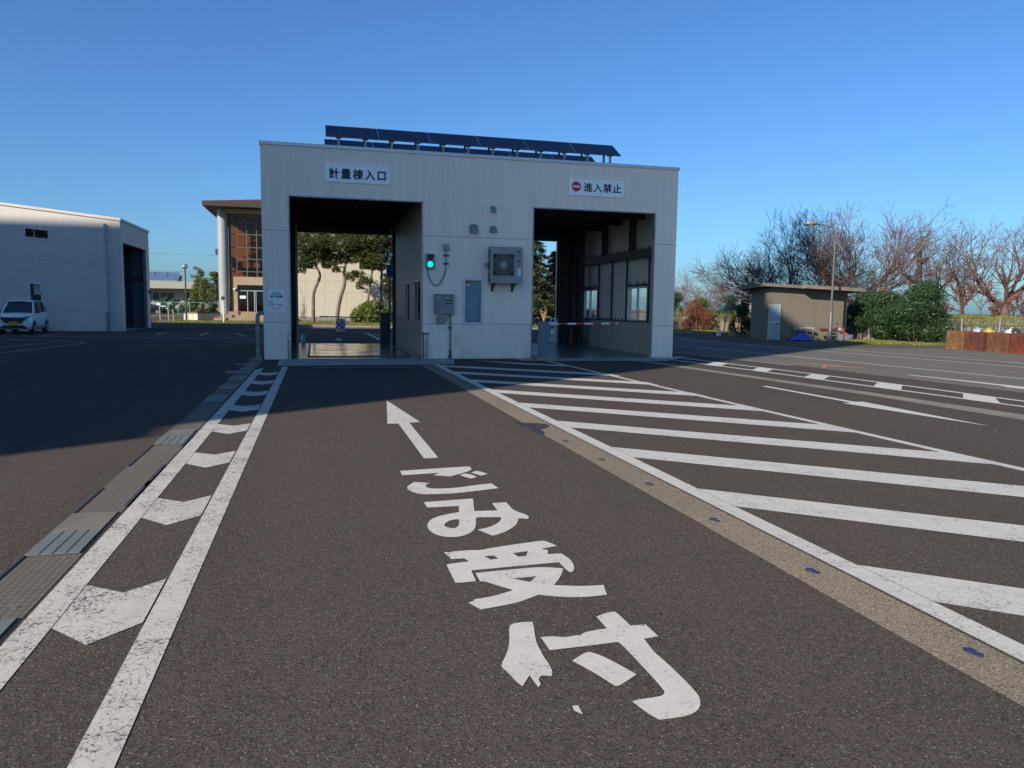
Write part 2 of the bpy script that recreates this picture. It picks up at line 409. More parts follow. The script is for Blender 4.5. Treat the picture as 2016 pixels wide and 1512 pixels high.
WALL = wallpanel('cream_panel', (.89, .785, .665), .2)
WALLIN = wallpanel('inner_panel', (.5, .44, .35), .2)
WALL2 = wallpanel('pale_panel', (.64, .585, .53), .1)
GROOVE = mat('groove', (.36, .34, .32), .7)
GROOVEV = mat('faint_groove', (.76, .675, .58), .7)
COPING = mat('coping_metal', (.62, .63, .64), .35, .3, var=.05)
DARKM = mat('dark_steel', (.05, .05, .055), .55, .2)
STEELG = mat('galvanised_steel', (.33, .34, .35), .45, .6, var=.15)
GREYP = mat('grey_paint', (.22, .25, .25), .45, 0, var=.06)
GREYP2 = mat('beige_grey_paint', (.3, .3, .3), .45, 0, var=.06)
WHITEP = mat('white_paint', (.75, .75, .74), .4, var=.05)
INOX = mat('stainless_steel', (.55, .54, .52), .22, 1.0, var=.1)
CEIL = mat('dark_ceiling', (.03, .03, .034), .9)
SIGNW = mat('sign_white', (.9, .93, .95), .4, var=.05)
INKN = mat('navy_ink', (.010, .014, .05), .5, var=.02)
INKR = mat('red_ink', (.6, .03, .035), .5, var=.05)
ALU = mat('aluminium_frame', (.5, .52, .54), .35, .5, var=.05)
GLASSD = glassmat('dark_glass', (.5, .56, .6), .22)
GLASSC = glassmat('clear_glass', (.9, .92, .92), .2)
BLIND = mat('blind_slats', (.72, .8, .84), .6)
BLACK = mat('black_plastic', (.02, .02, .022), .5)
RUBBER = mat('rubber', (.018, .018, .018), .8)
RED = mat('red_paint', (.55, .045, .02), .4, var=.06)
CONER = mat('cone_plastic', (.32, .025, .012), .5)
BARK = mat('pine_bark', (.17, .125, .1), .9, var=.4, vs=4, fine=25, bmp=.5)
BARKC = mat('cherry_bark', (.07, .045, .042), .85, var=.35, vs=3, fine=25, stretch=(1, 1, 4))
BARKR = mat('reddish_bark', (.135, .08, .068), .85, var=.3, vs=3, fine=25)
PINE = leafmat('pine_needles', (.035, .055, .014), (.14, .165, .04))
CEDAR = leafmat('cedar_needles', (.03, .048, .022), (.11, .125, .05))
SHRUB = leafmat('evergreen_leaves', (.014, .034, .012), (.045, .088, .026), .42, .15)
SHRUBY = leafmat('yellow_green_leaves', (.05, .08, .012), (.17, .2, .04), .4)
REDLEAF = leafmat('russet_leaves', (.12, .04, .026), (.25, .095, .055))
DRYLEAF = leafmat('dry_stalks', (.2, .15, .06), (.34, .27, .12))
PINKLEAF = leafmat('pinkish_leaves', (.26, .12, .09), (.4, .22, .16))
GRASSM = leafmat('grass_blades', (.09, .1, .02), (.26, .24, .07), .6)

# ---------------------------------------------------------------- ground
SOIL = asphalt('soil', (.16, .14, .095), (.3, .26, .18), (.12, .13, .06), .6)
GRASSG = asphalt('grass_soil', (.17, .16, .05), (.28, .25, .1), (.11, .13, .035), .8)
sheet('ground', [[(-1500, -1500), (1500, -1500), (1500, 3000), (-1500, 3000)]], -.012, SOIL)
VERGE = [(24.4, 49.6), (22.2, 44.5), (20.9, 40), (20.5, 34.6), (20.6, 31.3), (21.3, 29.4), (24.0, 29.0), (26.3, 28.6), (31.4, 28.3), (31.4, -200)]
# one sheet of asphalt reaching behind the booth
sheet('asphalt', [[(-110, -120), (31.4, -200)] + VERGE[::-1][1:] + [(19, 53.6), (14, 54.2), (4, 56.5), (-4, 61), (-9, 62.2), (-12, 62.4), (-14, 76), (-13.5, 95), (-110, 100)]], -.008, ASP)
sheet('old_asphalt', [[(13.05, 26.2), (13.75, 19.6), (13.78, 16.6), (13.9, 15.0), (14.1, 11.5), (14.5, 0), (14.5, -60), (31.3, -60), (31.3, 28.25), (26.3, 28.5), (24.0, 28.9), (21.3, 29.3), (20.5, 31.2), (20.4, 34.6), (20.8, 40), (22.0, 44.3), (20, 46), (16, 36), (13.5, 30)]], -.0065, ASP2)
sheet('gravel_shoulder', [[(24.4, 49.6), (22.2, 44.5), (20.9, 40), (20.5, 34.6), (20.6, 31.3), (21.3, 29.4), (24.0, 29.0), (26.3, 28.6), (31.3, 28.3), (31.3, 31.0), (26.5, 31.6), (24.5, 33.5), (24, 37), (25, 44.5), (25.6, 49)]], -.0055,
      asphalt('shoulder', (.13, .115, .09), (.3, .27, .2), (.09, .085, .06), 1.0))

# lane gutters
sheet('gutter_strip', [[(2.80, -8), (3.14, -8), (3.14, 20.75), (2.80, 20.75)]], -.005, CONC)
sheet('crossing_gutter_strip', [[(9.55, 22.8), (9.95, 22.8), (10.35, 17.5), (10.82, 12.6), (11.0, 9.5), (11.4, -6), (10.9, -6), (10.43, 9.0), (10.40, 12.4), (9.98, 17.5)]], -.005,
      mat('pale_gutter', (.21, .185, .135), .85, var=.25, vs=1.2, fine=40))
sheet('far_gutter_strip', [[(12.8, 27.5), (13.0, 27.5), (13.86, 19.6), (13.6, 19.6)]], -.005, mat('old_gutter', (.2, .18, .16), .85, var=.2))
g = MB()
for k in range(90):
    y = 19.4 - k * .28
    x = 13.72 + (19.4 - y) * .035
    g.box(x, x + .05, y - .24, y, -.01, .003)
tag(g.build('grating', DARKM), kind='structure')
sheet('concrete_apron', [[(-.98, 20.55), (3.75, 20.8), (4.15, 23.12), (-1.05, 23.12), (-1.0, 22.6)]], .003, CONC2)
sheet('concrete_apron', [[(5.85, 23.12), (6.1, 22.0), (7.1, 21.75), (10.6, 21.6), (12.3, 23.5), (11.6, 23.6), (11.5, 23.12)]], .003, CONC2)
# tar patch and survey discs on the gutter
sheet('tar_patch', [[(2.70, 10.25), (2.80, 10.1), (2.95, 10.05), (3.08, 9.95), (3.1, 9.8), (2.98, 9.6), (2.87, 9.5), (2.86, 9.25), (2.78, 9.1), (2.74, 9.4), (2.76, 9.7), (2.71, 9.95)]], -.003, mat('tar', (.035, .03, .03), .6))
BLUEM = mat('blue_disc_paint', (.02, .03, .085), .6)
for i, (x, y) in enumerate(((3.0, 2.80), (2.96, 3.95), (2.94, 5.11), (2.95, 6.31), (2.93, 7.46), (2.91, 8.6), (2.93, 9.75))):
    d = MB()
    d.cyl((x, y, .0), (x, y, .006), .028, 14); d.cyl((x + .006, y - .045, .0), (x + .006, y - .045, .0055), .022, 14)
    o = d.build('survey_disc', BLUEM if i < 3 else DARKM, loc=(x, y, 0))
    tag(o, ['blue survey disc pair on the gutter nearest the camera', 'blue survey disc pair second nearest on the concrete gutter', 'blue survey disc pair third nearest on the concrete gutter',
            'dark survey disc pair on gutter just beyond the blue ones', 'dark survey disc pair on gutter level with the first ground letter', 'dark survey disc pair on gutter nearest the tar patch', 'dark survey disc within the tar patch on the gutter'][i], 'disc', 'survey discs along the gutter')

# drain strip of pavers on the left
PAV = tilemat('drain_paver', (.15, .122, .088), (.04, .035, .03), .0425, .06, .8, 'XY')
sheet('drain_strip', [[(-1.80, -6), (-1.46, -6), (-1.46, 22.9), (-1.75, 24), (-2.0, 24), (-1.80, 22.9)]], -.005, PAV)
COVB = mat('cover_metal', (.13, .15, .135), .65, .0); COVL = mat('cover_pale', (.17, .145, .105), .7, var=.2); PAVL = mat('pale_paver', (.27, .245, .2), .8, var=.25)
cb = MB(); cp = MB(); cd = MB()
for (a, b) in ((5.25, 5.76), (9.22, 9.74), (3.4, 4.2), (13.08, 13.6), (16.7, 17.68), (19.4, 20.0), (0.6, 1.6)): 
    cb.box(-1.795, -1.48, a, b, 0, .006)
    for k in range(1, 4): cd.box(-1.795 + k * .079, -1.790 + k * .079, a, b, 0, .0085)
for (a, b) in ((5.76, 6.25), (9.74, 10.23), (13.6, 14.0), (15.0, 15.9), (18.45, 19.15), (20.9, 21.4)): cp.box(-1.795 - (.25 if a > 18 else 0), -1.48, a, b, 0, .005)
tag(cb.build('drain_cover', COVB), kind='structure'); tag(cp.build('drain_slab', COVL), kind='structure')
for a in (7.1, 3.0, 6.4, 9.0, 12.0, 15.0): cd.box(-1.475, -1.455, a, a + .9, 0, .004); 
for a in (4.2, 5.9, 8.0, 11.5): cd.box(-1.80, -1.788, a, a + 1.2, 0, .0045)
tag(cd.build('drain_slot', DARKM), kind='structure')

# ---------------------------------------------------------------- painted markings
Z1 = -.0045
sheet('lane_marking', [[(-1.445, -6), (-1.285, -6), (-1.275, 19.4), (-1.265, 20.0), (-1.43, 19.5)]], Z1, PAINTW)
sheet('lane_marking', [[(-.855, -6), (-.695, -6), (-.69, 20.35), (-.84, 20.35)]], Z1, PAINTW)
for k in range(-3, 8):
    y = 4.64 + 2.01 * k
    sheet('chevron_marking', [[(-1.275, y), (-1.05, y - .17), (-.86, y + .01), (-.86, y - .62), (-1.06, y - .84), (-1.275, y - .60)]], Z1 + .0005, PAINTW)
sheet('lane_marking', [[(3.165, -7), (3.325, -7), (3.325, 20.95), (3.165, 20.95)]], Z1, PAINT)
for k in range(12):
    y = 3.98 + 2.08 * (k - 1)
    if k < 10:
        sheet('hatch_marking', [[(3.33, y), (7.07, y - 3.15), (7.07, y - 3.84), (3.33, y - .62)]], Z1, PAINT)
    if k == 10: sheet('hatch_marking', [[(4.55, 22.35), (6.85, 20.25), (6.85, 19.75), (5.7, 20.7)]], Z1, PAINT)
sheet('lane_marking', [[(6.72, 22.0), (6.86, 22.0), (6.99, 16.2), (7.06, 11.5), (7.14, 7.2), (7.25, 4), (7.3, -6), (7.15, -6), (7.1, 4), (7.0, 7.2), (6.93, 11.5), (6.86, 16.2)]], Z1 + .0005, PAINT)
sheet('stop_marking', [[(-.1, 19.98), (2.4, 20.0), (2.4, 20.09), (-.1, 20.07)]], Z1, PAINTF)
# right lane ladder
sheet('lane_marking', [[(11.75, 23.0), (11.9, 23.0), (12.5, 17), (12.72, 13.5), (12.78, 11), (13.0, 2), (12.85, 2), (12.64, 11), (12.58, 13.5), (12.36, 17)]], Z1, PAINTT)
sheet('lane_marking', [[(10.95, 22.1), (11.2, 21.6), (11.52, 18), (11.75, 14.1), (12.03, 10.3), (12.2, 2), (12.05, 2), (11.9, 10.3), (11.61, 14.1), (11.38, 18), (11.1, 21.3)]], Z1, PAINTT)
for q in ([(11.95, 21.1), (12.1, 20.5), (11.22, 19.5), (11.1, 20.1)], [(12.27, 19.1), (12.33, 18.45), (11.42, 17.5), (11.38, 18.1)], [(12.45, 16.95), (12.5, 16.3), (11.6, 15.4), (11.55, 16.05)],
          [(12.55, 14.7), (12.6, 14.0), (11.72, 13.05), (11.66, 13.8)], [(12.68, 12.45), (12.72, 11.75), (11.9, 10.85), (11.83, 11.6)], [(12.78, 10.2), (12.82, 9.5), (12.0, 8.6), (11.95, 9.3)]):
    sheet('rung_marking', [q], Z1 + .0005, PAINTT)
sheet('arrow_marking', [[(9.22, 14.25), (9.36, 14.25), (9.36, 11.5), (9.52, 11.5), (9.36, 8.67), (9.0, 11.38), (9.2, 11.4)]], Z1, PAINTT)
# parking bays on the right
PK = [[(15.55, 30.9), (16.25, 25.9), (16.78, 19.0), (17.1, 15.0), (17.6, 6)], [(19.2, 37.4), (20.0, 28), (20.37, 23.1), (20.8, 18.2), (21.2, 10)], [(21.6, 28.6), (22.15, 25.1), (22.45, 19.8), (22.8, 12)]]
for ln in PK:
    up = [(x - .05, y) for x, y in ln]; dn = [(x + .06, y) for x, y in ln][::-1]
    sheet('bay_marking', [up + dn], Z1, PAINTT)
for a, b in (((23.06, 27.1), (25.3, 26.4)), ((23.0, 25.5), (27.2, 24.0)), ((22.2, 23.1), (27, 22.3)), ((22.3, 20.6), (27, 20.2)), ((22.6, 17.9), (27, 17.6)), ((20.2, 27.0), (22.0, 26.8)), ((16.0, 27.7), (17.2, 27.5)), ((16.5, 23.4), (17.6, 23.2)), ((19.8, 32), (20.6, 31.6))):
    sheet('bay_marking', [strip(a, b, .1)], Z1 + .0005, PAINTF)
for ln in ([(18.1, 21.0), (18.4, 18.6)], [(18.6, 17.5), (19.0, 14.0)]):
    sheet('bay_marking', [[(ln[0][0] - .04, ln[0][1]), (ln[0][0] + .04, ln[0][1]), (ln[1][0] + .04, ln[1][1]), (ln[1][0] - .04, ln[1][1])]], Z1, PAINTF)
sheet('arrow_marking', [[(14.80, 16.4), (14.95, 16.3), (15.12, 14.9), (15.2, 13.55), (15.3, 12.0), (15.0, 10.4), (14.82, 12.0), (14.75, 13.3), (14.92, 13.6), (14.9, 15.2)]], Z1, PAINTT)
for a, b, w_ in (((14.15, 20.3), (14.95, 20.1), .13), ((14.9, 20.1), (14.95, 19.0), .1), ((14.95, 19.9), (15.25, 18.5), .13), ((14.25, 18.9), (14.95, 19.75), .1), ((14.6, 19.3), (15.1, 19.2), .08)):
    sheet('utility_marking', [strip(a, b, w_)], Z1 + .0003 * (w_ * 10), ORANGE)
# left lot
def poly_line(pts, wd):
    up = []; dn = []
    for i, p in enumerate(pts):
        a = Vector(pts[max(i - 1, 0)]); b = Vector(pts[min(i + 1, len(pts) - 1)]); d = (b - a).normalized(); n_ = Vector((-d.y, d.x)) * wd / 2
        up.append(tuple(Vector(p) + n_)); dn.append(tuple(Vector(p) - n_))
    return [up + dn[::-1]]
sheet('bay_marking', poly_line([(-10.2, 20), (-9.4, 26.4), (-9.0, 30.0), (-8.75, 32.3), (-8.75, 33.0), (-9.2, 33.7), (-10.6, 35.0), (-13.5, 36.2), (-18, 37.5)], .12), Z1, PAINTF)
sheet('bay_marking', poly_line([(-11.6, 24), (-10.5, 29.6), (-9.95, 33.4)], .1), Z1, PAINTF)
for a, b, w_ in (((-12.2, 38.7), (-6.0, 37.7), .14), ((-6.0, 37.7), (-1.6, 32.8), .14), ((-12.2, 39.6), (-2.0, 36.8), .14), ((-11, 41.3), (-5.0, 40.6), .13), ((-8.2, 43.6), (-1.0, 42.0), .13), ((-12.2, 38.8), (-12.6, 44.4), .12),
                 ((-7.7, 40.8), (-7.9, 44.9), .2), ((-5.6, 40.5), (-5.7, 45), .2), ((-3.4, 40), (-4.2, 44), .2), ((-1.8, 34.9), (-4.5, 38.5), .14), ((-5, 38.5), (-1.2, 38.3), .13), ((-4.2, 50), (-3.4, 54), .25), ((-8, 50.6), (-2, 50), .12), ((-6, 53.5), (-2, 53.3), .12)):
    sheet('bay_marking', [strip(a, b, w_)], Z1 + .0004, PAINTF)
# beyond the booth
sheet('arrow_marking', [[(.98, 35.0), (1.12, 35.05), (1.12, 36.3), (1.32, 36.0), (1.08, 37.6), (.82, 36.0), (1.0, 36.2)]], Z1, PAINT)
sheet('lane_marking', poly_line([(2.95, 33.3), (2.9, 44.9), (2.4, 47)], .14), Z1, PAINT)
for k in range(6): sheet('hatch_marking', [strip((2.98, 44.0 - 1.9 * k), (6.5, 42.2 - 1.9 * k), .28)], Z1 + .0005, PAINT)
sheet('lane_marking', [strip((-.55, 33.3), (-.55, 35.5), .18)], Z1, PAINTF)
sheet('lane_marking', [strip((-1.3, 46.3), (6, 45.6), .12)], Z1 + .001, PAINTF)
for a, b in (((8, 36), (16, 44)), ((8, 38), (17, 39)), ((10, 34), (16, 35)), ((12, 50), (18, 47))): sheet('lane_marking', [strip(a, b, .15)], Z1 + .001, PAINTF)

# the painted words and the arrow in the lane
for k in ('go', 'mi', 'uke', 'tsuke'): sheet('letter_marking', [soften(l_) for l_ in GLYPHS[k]], Z1, PAINTL)
sheet('arrow_marking', GLYPHS['arrow'], Z1, PAINT)
# ---------------------------------------------------------------- weighing booth
BX0, BX1, BY0, BY1, BH = -1.45, 11.55, 23.13, 32.4, 6.12
wb = thing('drive_through_building', 'cream panelled two bay drive through building with solar panels on its roof', 'building', (5, 27, 0))
def xz_plate(mb, loops, y0, y1, mi=0):
    vs, fs = plate_mesh(loops, y1 - y0)
    ym = (y0 + y1) / 2
    mb.add([(v[0], ym + v[2], v[1]) for v in vs], fs, mi)
VX = [-.71, -.31, .31, .93, 1.56, 2.18, 2.79, 3.2, 3.8, 4.41, 5.04, 5.65, 6.27, 6.6, 7.15, 7.76, 8.38, 9.0, 9.62, 10.2, 10.8, 11.35]
m = MB()
xz_plate(m, [[(BX0, -.02), (-.70, -.02), (-.70, 4.72), (3.17, 4.72), (3.17, -.02), (6.64, -.02), (6.64, 4.71), (10.78, 4.71), (10.78, -.02), (BX1, -.02), (BX1, BH), (BX0, BH)],
             [(4.46, 1.08), (5.02, 1.08), (5.02, 2.46), (4.46, 2.46)]], BY0, BY0 + .15)
yy = BY0
def groove_v(x, z0, z1, y=yy, w=.009, mi=2): m.box(x - w / 2, x + w / 2, y - .002, y + .01, z0, z1, mi)
def groove_h(x0, x1, z, y=yy, w=.016): m.box(x0, x1, y - .003, y + .01, z - w / 2, z + w / 2, 1)
for x in VX:
    if x < -.5 or 3.18 < x < 6.6 or x > 10.79: 
        zb = 3.72
        if x > 11.3 or x in (3.8, 5.04): zb = 1.09
        groove_v(x, zb, BH)
    else: groove_v(x, 4.73, BH)
for x in (4.41, 5.65): groove_v(x, .0, 1.05, mi=2)
groove_v(11.35, .1, 1.05)
for (a, b) in ((BX0, -.71), (3.2, 6.62), (10.8, BX1)):
    groove_h(a, b, 3.72)
for (a, b) in ((BX0, -.73), (3.2, 4.44), (5.04, 6.62), (10.82, BX1)): groove_h(a, b, 1.07)
# side walls with horizontal seams
m.box(BX0, BX0 + .15, BY0 + .15, BY1 - .15, -.02, BH)
WINR = [(24.85, 26.62), (29.75, 31.55)]
segs = [(BY0 + .15, WINR[0][0]), (WINR[0][1], WINR[1][0]), (WINR[1][1], BY1 - .15)]
for a, b in segs: m.box(BX1 - .15, BX1, a, b, -.02, BH)
for a, b in WINR:
    m.box(BX1 - .15, BX1, a, b, -.02, 1.17); m.box(BX1 - .15, BX1, a, b, 2.4, BH)
# back wall
xz_plate(m, [[(BX0, -.02), (-.66, -.02), (-.66, 4.52), (3.3, 4.52), (3.3, -.02), (6.7, -.02), (6.7, 4.52), (10.38, 4.52), (10.38, -.02), (BX1, -.02), (BX1, BH), (BX0, BH)]], BY1 - .15, BY1)
m.build('wall', [WALL, GROOVE, GROOVEV], wb)
# inner skins
RD = mat('rear_shade_tone', (.09, .09, .1), .8)  # dark skins added over the cream rear wall, shade put into their colour
for b_ in ((10.39, 11.38, 0, 4.99), (6.7, 10.389, 4.53, 4.99), (-.66, 3.1, 4.53, 4.99)): i = MB(); i.box(b_[0], b_[1], BY1 - .17, BY1 - .152, b_[2], b_[3]); i.build('rear_shade_skin', RD, wb)
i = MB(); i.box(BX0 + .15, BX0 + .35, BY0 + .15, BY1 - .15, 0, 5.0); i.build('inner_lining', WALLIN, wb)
i = MB()
WL = [(23.75, 25.35), (26.55, 28.0)]
xs = [(BY0 + .152, WL[0][0]), (WL[0][1], WL[1][0]), (WL[1][1], 31.3)]
for a, b in xs: i.box(3.2, 3.3, a, b, 0, 4.9)
for a, b in WL: i.box(3.2, 3.3, a, b, 0, 1.08); i.box(3.2, 3.3, a, b, 2.42, 4.9)
i.box(3.3, 6.6, 31.2, 31.3, 0, 4.9)
i.box(6.52, 6.62, BY0 + .152, 31.3, 0, 4.9)
for k in range(15):
    y = 23.6 + k * .55
    if y < 31.2: i.box(3.197, 3.2, y, y + .012, 2.5, 4.9, 1)
i.box(3.196, 3.2, 23.3, 31.25, 2.45 + .6, 2.47 + .6, 1); i.box(3.196, 3.2, 23.3, 31.25, 1.06, 1.08, 1)
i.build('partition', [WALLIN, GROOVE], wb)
i = MB()
i.box(BX1 - .2, BX1 - .1501, BY0 + .351, BY1 - .171, 0, 1.12); i.build('dado', WALLIN, wb); i = MB()
i.box(BX1 - .75, BX1 - .2, BY0 + .151, BY0 + .35, 0, 1.12)
i.build('dado', WALLIN, wb); i = MB(); i.box(10.39, 10.62, BY1 - .35, BY1 - .171, 0, 1.15)
i.build('dado', [WALLIN, GROOVE], wb)
c = MB()
c.box(BX0 + .15, BX1 - .15, BY0 + .151, BY1 - .151, 5.0, 5.12)
for y in (25.2, 27.3, 29.4, 31.3): c.box(BX0 + .36, 3.1, y, y + .15, 4.75, 5.0); c.box(6.7, BX1 - .2, y, y + .15, 4.75, 5.0)
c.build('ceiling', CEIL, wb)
rf = MB(); rf.box(BX0 + .15, BX1 - .15, BY0 + .152, BY1 - .152, 5.75, 5.87); rf.build('roof', CONCD, wb)
cp = MB()
cp.bbox(BX0 - .03, BX1 + .03, BY0 - .035, BY0 + .2, BH - .005, BH + .09, .008)
cp.bbox(BX0 - .03, BX1 + .03, BY1 - .2, BY1 + .035, BH - .005, BH + .09, .008)
cp.box(BX0 - .03, BX0 + .2, BY0 + .2, BY1 - .2, BH, BH + .088); cp.box(BX1 - .2, BX1 + .03, BY0 + .2, BY1 - .2, BH, BH + .088)
cp.build('coping', COPING, wb)
# opening trims (bright thin angles)
TRIM = mat('trim_steel', (.42, .41, .4), .4, .4, var=.25)
for (a, b, z) in ((-.70, 3.17, 4.72), (6.64, 10.78, 4.71)):
    t = MB(); t.prism([(a - .02, 0), (a + .02, 0), (a + .02, z - .015), (b - .02, z - .015), (b - .02, 0), (b + .02, 0), (b + .02, z + .018), (a - .02, z + .018)], 'Y', BY0 - .012, BY0 + .16)
    t.build('opening_trim', TRIM, wb)
GLASSK = glassmat('shaded_glass', (.25, .28, .3), .07)
# steel columns, girts in the right bay, posts
for k, (x0, x1, y0, y1, z1) in enumerate(((11.0, 11.2, 30.9, 31.1, 5.0), (11.18, 11.39, 28.75, 28.95, 5.0), (11.18, 11.39, 26.0, 26.2, 5.0), (10.42, 10.62, 32.0, 32.24, 5.0), (10.9, 11.1, 31.7, 31.9, 5.0), (-1.1, -.74, 31.6, 32.2, 5.0), (3.12, 3.3, 31.5, 31.9, 5.0))):
    z0 = 3.69 if k in (1, 2) else 0
    q = MB(); q.box(x0, x1, y0, y0 + .025, z0, z1); q.box(x0, x1, y1 - .025, y1, z0, z1); q.box((x0 + x1) / 2 - .012, (x0 + x1) / 2 + .012, y0 + .025, y1 - .025, z0, z1)
    q.build('column', DARKM, wb)
q = MB()
q.box(11.1, 11.399, 23.3, 31.4, 3.42, 3.45); q.box(11.1, 11.399, 23.3, 31.4, 3.65, 3.68); q.box(11.1, 11.12, 23.3, 31.4, 3.45, 3.65)
q.build('girder', mat('girder_steel', (.1, .1, .105), .6, .2), wb)
q = MB()
for y in (24.75, 26.72, 29.65, 31.65, 28.2): q.box(11.34, 11.398, y - .03, y + .03, 1.12, 3.42)
for a, b in WINR: q.box(11.345, 11.397, a, b, 2.42, 2.5)
q.box(11.34, 11.397, 23.4, 31.6, 1.122, 1.17)
for k in range(22): 
    y = 23.7 + k * .36; q.box(11.33, 11.37, y, y + .04, 3.68, 3.8)
for k in range(9): q.box(11.3, 11.34, 27.0 + k * .32, 27.04 + k * .32, 1.17, 1.25)
for y in (25.0, 25.6, 26.3, 29.9, 30.5, 31.2): q.box(11.3, 11.34, y, y + .04, 2.5, 2.6)
q.build('girt_frame', DARKM, wb)
for a, b in WINR:
    f = MB(); x0, x1 = 11.36, 11.44
    f.box(x0, x1, a, b, 1.172, 1.22); f.box(x0, x1, a, b, 2.35, 2.398)
    for y in (a, b - .05, (a + b) / 2 - .03): f.box(x0, x1, y, y + .05, 1.22, 2.35)
    w_ = f.build('window', ALU, wb)
    p = MB(); p.box(11.42, 11.426, a + .05, b - .05, 1.22, 2.35); p.build('pane', GLASSC, w_)
for a, b in WL:
    f = MB(); f.box(3.18, 3.25, a, b, 1.082, 1.12); f.box(3.18, 3.25, a, b, 2.38, 2.418)
    for y in (a, b - .05, (a + b) / 2 - .03): f.box(3.192, 3.22, y, y + .05, 1.12, 2.38)
    w_ = f.build('window', ALU, wb)
    p = MB(); p.box(3.262, 3.268, a + .05, b - .05, 1.12, 2.38); p.build('pane', GLASSK, w_)
# front office window with blind
f = MB()
f.box(4.42, 5.05, BY0 - .03, BY0 + .02, 2.41, 2.49); f.box(4.42, 5.05, BY0 - .03, BY0 + .02, 1.05, 1.13)
f.box(4.42, 4.49, BY0 - .03, BY0 + .02, 1.13, 2.41); f.box(4.98, 5.05, BY0 - .03, BY0 + .02, 1.13, 2.41)
w_ = f.build('window', ALU, wb)
p = MB(); p.box(4.49, 4.98, BY0 + .0, BY0 + .006, 1.13, 2.41); p.build('pane', glassmat('office_glass', (.78, .86, .9), .18), w_)
b_ = MB()
for k in range(34):
    z = 1.15 + k * .037; b_.add([(4.49, BY0 + .05, z), (4.98, BY0 + .05, z), (4.98, BY0 + .075, z + .028), (4.49, BY0 + .075, z + .028)], [(0, 1, 2, 3)])
b_.build('blind', BLIND, w_)
st = MB(); st.box(4.5, 4.61, BY0 - .004, BY0 - .0005, 2.30, 2.40, 0); st.box(4.5, 4.64, BY0 - .004, BY0 - .0005, 2.25, 2.296, 1)
put_text(st, '防犯', 4.51, 4.6, 2.258, 2.288, BY0 - .0055, 0)
st.build('sticker', [INKR, WHITEP], w_)
ir = MB(); ir.box(3.3, 6.5, 24.6, 24.7, 0, 4.8); ir.build('room_divider', mat('dark_interior', (.06, .07, .08), .9), wb)

# floors
sheet('bay_floor', [[(-1.1, 23.12), (3.2, 23.12), (3.2, 32.6), (-1.1, 32.6)]], .004, mat('damp_concrete', (.12, .13, .125), .22, var=.3, vs=1.5, fine=12))
sheet('bay_floor', [[(6.6, 23.12), (11.5, 23.12), (11.5, 32.6), (6.6, 32.6)]], .004, mat('damp_concrete_slab', (.13, .14, .135), .3, var=.3, vs=1.5, fine=12, stretch=(.3, 1, 1)))
sc_, n_, b_s = new_mat('wet_steel_deck')
v_ = coords(n_, (.6, 3, 1)); v2_ = coords(n_)
nn_ = noise(n_, v_, 1.1, 6, .65)
n_.links.new(mixc(n_, ramp(n_, nn_, .4, .62), (.06, .055, .045), (.3, .28, .24)), b_s.inputs['Base Color'])
n_.links.new(ramp(n_, nn_, .35, .5, .45, .09), b_s.inputs['Roughness'])
b_s.inputs['Metallic'].default_value = .6; b_s.inputs['Specular IOR Level'].default_value = .9
bump(n_, noise(n_, v2_, 3, 3), .05, .003, b_s)
ws = thing('weighbridge', 'wet steel plate weighbridge deck on the floor of the left bay', 'weighbridge', (1.35, 28, .005))
d = MB()
for k in range(5):
    d.box(-.17, 2.88, 24.2 + k * 1.52, 24.2 + k * 1.52 + 1.5, .006, .022)
d.build('deck', sc_, ws)
d = MB(); d.box(-.24, -.17, 24.1, 31.85, .0045, .03); d.box(2.88, 2.95, 24.1, 31.85, .0045, .03); d.box(-.24, 2.95, 24.1, 24.19, .0045, .028)
d.build('frame', DARKM, ws)

# things fixed to the booth ---------------------------------------------------
s = thing('sign', 'long white sign with navy characters above the left drive through opening', 'sign', (1.25, BY0 - .02, 5.17))
q = MB(); q.box(.32, 2.19, BY0 - .035, BY0 - .003, 5.165, 5.69); q.build('board', SIGNW, s)
q = MB(); put_text(q, '計量棟入口', .45, 2.07, 5.27, 5.56, BY0 - .037, bold=.035, gap=1.28); q.build('lettering', INKN, s)
s = thing('sign', 'white no entry sign with red disc above the right drive through opening', 'sign', (8.7, BY0 - .02, 5.15))
q = MB(); q.box(7.78, 9.64, BY0 - .035, BY0 - .003, 5.145, 5.665); q.build('board', SIGNW, s)
q = MB(); q.tube([(8.025, BY0 - .036, 5.42), (8.025, BY0 - .039, 5.42)], [.155, .155], 32, 0, smooth=False); q.box(7.90, 8.15, BY0 - .042, BY0 - .0392, 5.39, 5.45, 1)
q.build('symbol', [mat('sign_red', (.55, .02, .045), .5), WHITEP], s)
q = MB(); put_text(q, '進入禁止', 8.28, 9.54, 5.28, 5.55, BY0 - .037, bold=.03, gap=1.16); q.build('lettering', INKN, s)
s = thing('sign', 'pair of small white notices with opening hours on the left pillar', 'sign', (-1.08, BY0, 1.37))
for z0, z1 in ((1.715, 2.03), (1.375, 1.70)):
    q = MB(); q.box(-1.305, -.855, BY0 - .015, BY0 - .003, z0, z1); q.build('board', [SIGNW], s)
q = MB()
put_text(q, 'ごみの', -1.2, -.97, 1.875, 1.95, BY0 - .017, 0, .035)
put_text(q, '受付時間', -1.25, -.91, 1.785, 1.86, BY0 - .017, 0, .035)
put_text(q, '平日', -1.275, -1.18, 1.625, 1.67, BY0 - .017, 0, .035)
put_text(q, '8:30～16:30', -1.275, -.91, 1.565, 1.615, BY0 - .017, 0, .04)
random.seed(3)
